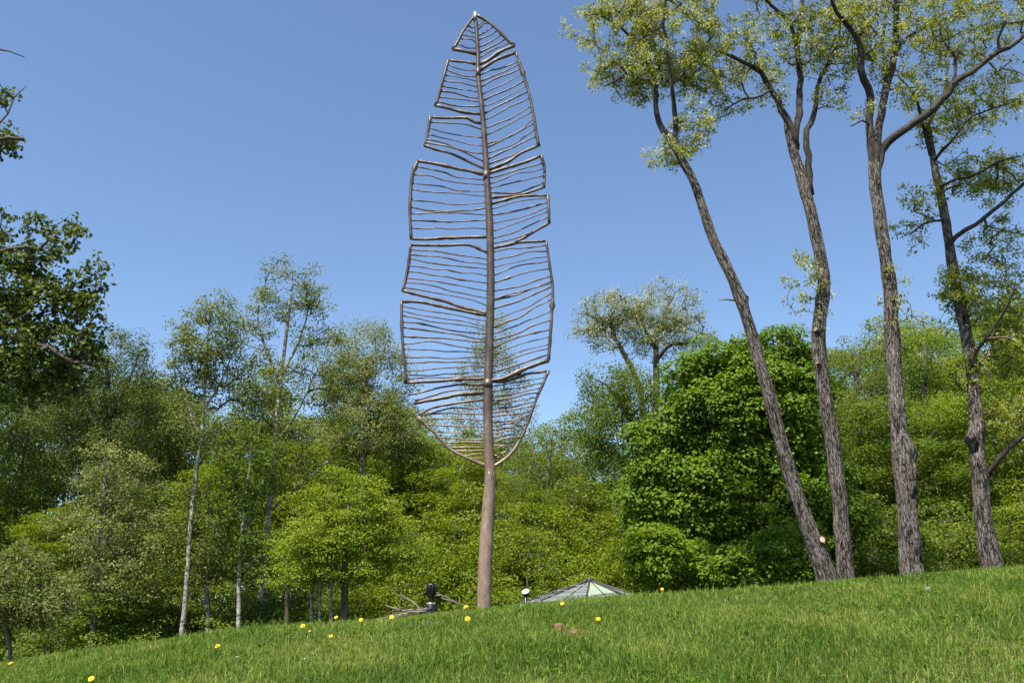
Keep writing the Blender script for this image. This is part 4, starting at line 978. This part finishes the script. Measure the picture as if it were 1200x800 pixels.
# log and cut brush lying below the flood lamp
def stick(name, label, cat, pts, w, mat, Ys, group=None, k=7, rough=0.08):
    rng = np.random.default_rng(len(label) + int(pts[0][0]))
    rows = np.array([(*P(x, y, Yq), ww) for (x, y), ww, Yq in zip(pts, w, Ys)])
    s = spline(rows, 14); b = s[0, :3].copy()
    s[1:-1, :3] += rng.normal(size=(12, 3)) * 0.008
    V, Q, T = tube(s[:, :3] - b, s[:, 3], k, rng, rough)
    o = mesh_obj(name, V, [Q, T], mat, None); o.location = b
    return tag(o, label, cat, group)
stick('log', 'dark weathered log lying along the crest under the flood lamp', 'log', [(448, 727), (470, 722), (490, 717), (506, 713)], [0.01, 0.02, 0.026, 0.018], MAT['log'], [10.9, 10.9, 11.0, 11.1], None, 12, 0.3)
stick('dead_branch', 'straight pale dead branch rising from the log', 'branch', [(492, 713), (478, 702), (463, 695)], [0.012, 0.009, 0.004], MAT['stick'], [11.9, 12, 12.1])
stick('dead_branch', 'curved dead branch lying beside the log', 'branch', [(452, 709), (468, 714), (486, 715), (505, 712)], [0.005, 0.011, 0.012, 0.014], MAT['stick'], [12.2, 12.1, 12.0, 12])
stick('dead_branch', 'long dead branch slanting down behind the flood lamp', 'branch', [(508, 697), (520, 699), (533, 705), (546, 710)], [0.012, 0.014, 0.012, 0.008], MAT['stick'], [12.3, 12.3, 12.3, 12.3])
stick('dead_branch', 'thin forked twig crossing above the long dead branch', 'branch', [(510, 693), (516, 696), (522, 702), (540, 708)], [0.005, 0.007, 0.008, 0.004], MAT['stick'], [12.5, 12.5, 12.4, 12.4])
stick('dead_branch', 'thin grey twig crossing the curved dead branch', 'branch', [(455, 718), (474, 711), (490, 709)], [0.006, 0.006, 0.003], MAT['log'], [12.0, 12.1, 12.2])
stick('dead_branch', 'short crooked dead twig standing up beyond the curved dead branch', 'branch', [(470, 716), (467, 706), (471, 698), (468, 690)], [0.006, 0.005, 0.004, 0.002], MAT['stick'], [12.3, 12.3, 12.3, 12.3])
stick('dead_branch', 'dead twig lying flat along the log', 'branch', [(440, 727), (458, 721), (480, 717), (500, 716)], [0.004, 0.009, 0.009, 0.005], MAT['stick'], [11.0, 10.9, 10.9, 10.9])
stick('dry_stalk', 'thin dry stalk leaning up out of the grass beside the spot lamp', 'stalk', [(637, 711), (635, 703), (632, 694)], [0.006, 0.005, 0.003], MAT['stick'], [10.2, 10.2, 10.2])

# ------------------------------------------------------------------ flowers and dry leaves in the grass
frng = np.random.default_rng(5)
def dandelion(px, py, s=1.0):
    p = hit(px, py, 0.11)
    if p is None: p = P(px, py, 9.6)
    g0 = G(p[0], p[1])
    root = empty('dandelion', (p[0], p[1], g0), 'yellow dandelion in bloom standing up in the green grass', 'flower', 'dandelions in the grass')
    h = max(p[2] - g0, 0.05)
    b = frng.normal(size=2) * 0.015
    g = Geo(); g.tube([[b[0], b[1], -0.02], [b[0] * 0.4, b[1] * 0.4, h * 0.5], [0, 0, h]], 0.003, 5); g.build('stem', MAT['stem'], root)
    g = Geo(); rr = 0.026 * s
    T, Pq = [], []
    # three whorls of strap petals facing up and toward the light
    ax = unit(np.array([-0.25, -0.75, 0.8]) + frng.normal(size=3) * 0.25)
    u = unit(np.cross(ax, [1, 0, 0.1])); v = np.cross(ax, u)
    for ring, (r1, lift, n) in enumerate([(1.0, 0.15, 22), (0.75, 0.4, 18), (0.45, 0.6, 12)]):
        for q in range(n):
            a = (q + 0.5 * ring + frng.random() * 0.5) * 6.283 / n
            d = math.cos(a) * u + math.sin(a) * v; sd_ = -math.sin(a) * u + math.cos(a) * v
            tip = d * rr * r1 + ax * rr * lift; w = sd_ * rr * 0.15
            V = np.array([-w * 0.5, w * 0.5, tip * 0.7 + w + ax * rr * 0.1, tip, tip * 0.7 - w + ax * rr * 0.1]) + [0, 0, h]
            g.add(V, None, [[0, 1, 2], [0, 2, 4], [4, 2, 3]])
    g.build('flower_head', MAT['petal'], root, False)
    V, Q = lathe([(0.001, h - 0.014), (0.008 * s, h - 0.012), (0.010 * s, h - 0.004), (0.007 * s, h + 0.002)], 8)
    mesh_obj('calyx', V, [Q], MAT['stem'], root)
for x, y, s in [(12.5, 777, .8), (107, 795, 1), (255, 757, 1), (355, 733, 1), (388, 745, .9), (394, 723, 1), (423, 726, 1), (459, 723, 1), (546, 711, 1.1), (548, 725, 1.25), (659, 707, .9), (701, 725, 1), (776, 690, .8), (363, 739, .5)]:
    dandelion(x, y, s * frng.uniform(0.68, 0.88))
for x, y in [(277, 770), (356, 772), (497, 728), (504, 729.5), (511, 730), (526, 711), (602, 707), (616, 706), (671, 701), (688, 703), (1120, 721)]:
    p = hit(x, y, 0.07)
    if p is None: continue
    g0 = G(p[0], p[1])
    root = empty('white_flower', (p[0], p[1], g0), 'tiny white flower low among the grass blades', 'flower', 'small white flowers in the grass')
    h = max(p[2] - g0, 0.04)
    g = Geo(); g.tube([[0, 0, -0.02], [0.004, 0, h]], 0.002, 5); g.build('stem', MAT['stem'], root)
    for q in range(5):
        a = q * 1.2566 + x
        d = np.array([math.cos(a), math.sin(a) * 0.8, 0.5]); sd_ = np.array([-math.sin(a), math.cos(a), 0])
        V = np.array([[0, 0, 0], d * 0.009 + sd_ * 0.006, d * 0.016, d * 0.009 - sd_ * 0.006]) + [0.004, 0, h]
        mesh_obj('petal', V, [np.array([[0, 1, 2, 3]])], MAT['white_petal'], root, False)
# dandelion clock
p = hit(1087, 690, 0.13)
if p is None: p = P(1087, 690, 9.5)
g0 = G(p[0], p[1]); h = max(p[2] - g0, 0.08)
root = empty('dandelion_clock', (p[0], p[1], g0), 'pale dandelion seed head in the grass before the burled locust', 'flower')
g = Geo(); g.tube([[0, 0, -0.02], [0.003, 0, h]], 0.003, 5); g.build('stem', MAT['stem'], root)
g = Geo()
for q in range(150):
    d = unit(frng.normal(size=3)); sd_ = unit(np.cross(d, frng.normal(size=3)))
    g.add(np.array([d * 0.004, d * 0.017 + sd_ * 0.004, d * 0.017 - sd_ * 0.004]) + [0.003, 0, h], None, [[0, 1, 2]])
g.build('seed_head', MAT['fluff'], root, False)
# curled dry leaves
for (x, y, rx, lab, cur) in [(654, 736, 0.045, 'curled brown dry leaf with a dark hollow lying in the grass', 1.0), (672, 740, 0.05, 'flatter orange brown dry leaf lying in the grass', 0.35)]:
    p = hit(x, y, 0.04)
    n = 9
    uu, vv = np.meshgrid(np.linspace(-1, 1, n), np.linspace(-1, 1, n), indexing='ij')
    w = np.sqrt(np.maximum(0.03, 1 - np.abs(uu) ** 2.2)) * (1 + 0.28 * np.sin(uu * 9 + x + 1.5 * vv)) * frng.uniform(0.8, 1.15, uu.shape)
    rx *= 0.85
    xx = uu * rx; yy = vv * w * rx * 0.75; zz = cur * rx * 1.1 * (0.9 - (vv * 1.0) ** 2) + 0.15 * rx * np.sin(3 * uu + vv * 2 + x)
    top = np.stack([xx, yy, zz], -1).reshape(-1, 3); V = np.vstack([top, top - [0, 0, 0.002]])
    i, j = np.meshgrid(np.arange(n - 1), np.arange(n - 1), indexing='ij'); q = (i * n + j).ravel()
    Qa = np.stack([q, q + n, q + n + 1, q + 1], -1)
    o = mesh_obj('dry_leaf', V, [Qa, Qa[:, ::-1] + n * n], MAT['dry_leaf'])
    o.location = p; o.rotation_euler = (0.25, 0.1, 0.3 if cur > 0.5 else -0.15)
    tag(o, lab, 'leaf')

# ------------------------------------------------------------------ grass
grng = np.random.default_rng(77)
def field(x, y):                          # slow change in vigour over the lawn, -1..1
    return (np.sin(x * 1.7 + 1.2 * np.sin(y * 1.1)) + np.sin(y * 2.3 + 1.5 * np.sin(x * 0.9 + 1)) + np.sin((x + y) * 4.1) * 0.6 + np.sin(x * 7.3 - y * 5.1) * 0.4) / 3.0
def blades(n, y0, y1, wide, h, w):
    yy = np.sqrt(grng.uniform(y0 ** 2, y1 ** 2, n))
    xx = grng.uniform(-1, 1, n) * (yy * 0.577 * 1.18 + 0.4)
    # tufts: pull blades together
    tx = np.round(xx / 0.09) * 0.09 + 0.05 * np.sin(xx * 91.7); ty = np.round(yy / 0.09) * 0.09
    pull = grng.random(n) < 0.45
    xx = np.where(pull, xx * 0.45 + tx * 0.55, xx); yy = np.where(pull, yy * 0.45 + ty * 0.55, yy)
    fz = field(xx, yy)
    hh = h * grng.uniform(0.45, 1.2, n) * (1 + 0.28 * fz)
    hh = np.where(grng.random(n) < 0.03, hh * 1.5, hh)
    rank = (np.sin(xx * 5.3 + 1) * np.sin(yy * 6.1 + 2 * np.sin(xx * 2.1)) > 0.82)          # ranker tufts
    hh = np.where(rank, hh * 1.45, hh)
    a = grng.uniform(0, 6.283, n)
    d = np.stack([np.cos(a), np.sin(a), np.zeros(n)], -1)
    lean = np.abs(grng.normal(size=n)) * 0.42 + 0.06
    lean = np.where(grng.random(n) < 0.12, lean + 0.7, lean)
    fa = grng.normal(size=n) * 0.9 + 1.57                     # blade faces, mostly broadside to the slope
    s = np.stack([np.cos(fa - 1.57), np.sin(fa - 1.57), np.zeros(n)], -1)
    base = np.stack([xx, yy, gz(xx, yy) - 0.01], -1)
    ww = (w * grng.uniform(0.6, 1.35, n))[:, None]
    mid = base + d * (hh * lean * 0.3)[:, None] + UP * (hh * 0.58)[:, None]
    tip = base + d * (hh * lean)[:, None] + UP * (hh * (1 - 0.25 * np.minimum(lean, 1.4)))[:, None]
    V = np.stack([base - s * ww * 0.4, base + s * ww * 0.4, mid + s * ww * 0.5, mid - s * ww * 0.5, tip], 1).reshape(-1, 3)
    k = np.arange(n)[:, None] * 5
    dry = np.clip(np.sin(xx * 2.9 + 2 * np.sin(yy * 1.3)) * np.sin(yy * 3.7 + xx) - 0.35, 0, 1)
    tone = np.clip(0.42 - 0.14 * fz + 0.35 * dry + grng.normal(size=n) * 0.24, 0, 1)
    tone = np.where(grng.random(n) < 0.05, 1.0, tone)
    return V, k + np.array([[0, 1, 2, 3]]), k + np.array([[3, 2, 4]]), tone
sets = [blades(165000, 4.0, 8.0, 1, 0.072, 0.0052), blades(120000, 7.8, 14.0, 1, 0.078, 0.0065), blades(26000, 14.0, 22, 1, 0.10, 0.016)]
off = 0; Vs, Qs, Ts, tq, tt = [], [], [], [], []
for V, Q, T, tone in sets:
    Vs.append(V); Qs.append(Q + off); Ts.append(T + off); tq.append(tone); off += len(V)
go = mesh_obj('grass', np.vstack(Vs), [np.vstack(Qs), np.vstack(Ts)], MAT['grass'], None, False, np.concatenate(tq + tq))
tag(go, 'short green spring grass covering the slope', 'grass', kind='stuff')
# broad-leaved weeds in the sward
n = 1500
yy = np.sqrt(grng.uniform(4.2 ** 2, 11 ** 2, n)); xx = grng.uniform(-1, 1, n) * (yy * 0.66)
keep = field(xx * 1.3 + 4, yy * 1.2) > 0.12
xx, yy = xx[keep], yy[keep]
c = np.stack([xx, yy, gz(xx, yy) + 0.045], -1)
pos, nrm, dr, tone = scatter(c, 0.05, 5, grng, 0.3, 1.0, 0.3, 0.0)
L = grng.uniform(0.02, 0.05, len(pos))
wo = leaf_mesh('weeds', pos, nrm, dr, L, L * 0.6, MAT['weed'], None, grng, rnd=tone)
tag(wo, 'small broad leaved weeds scattered through the grass', 'weeds')
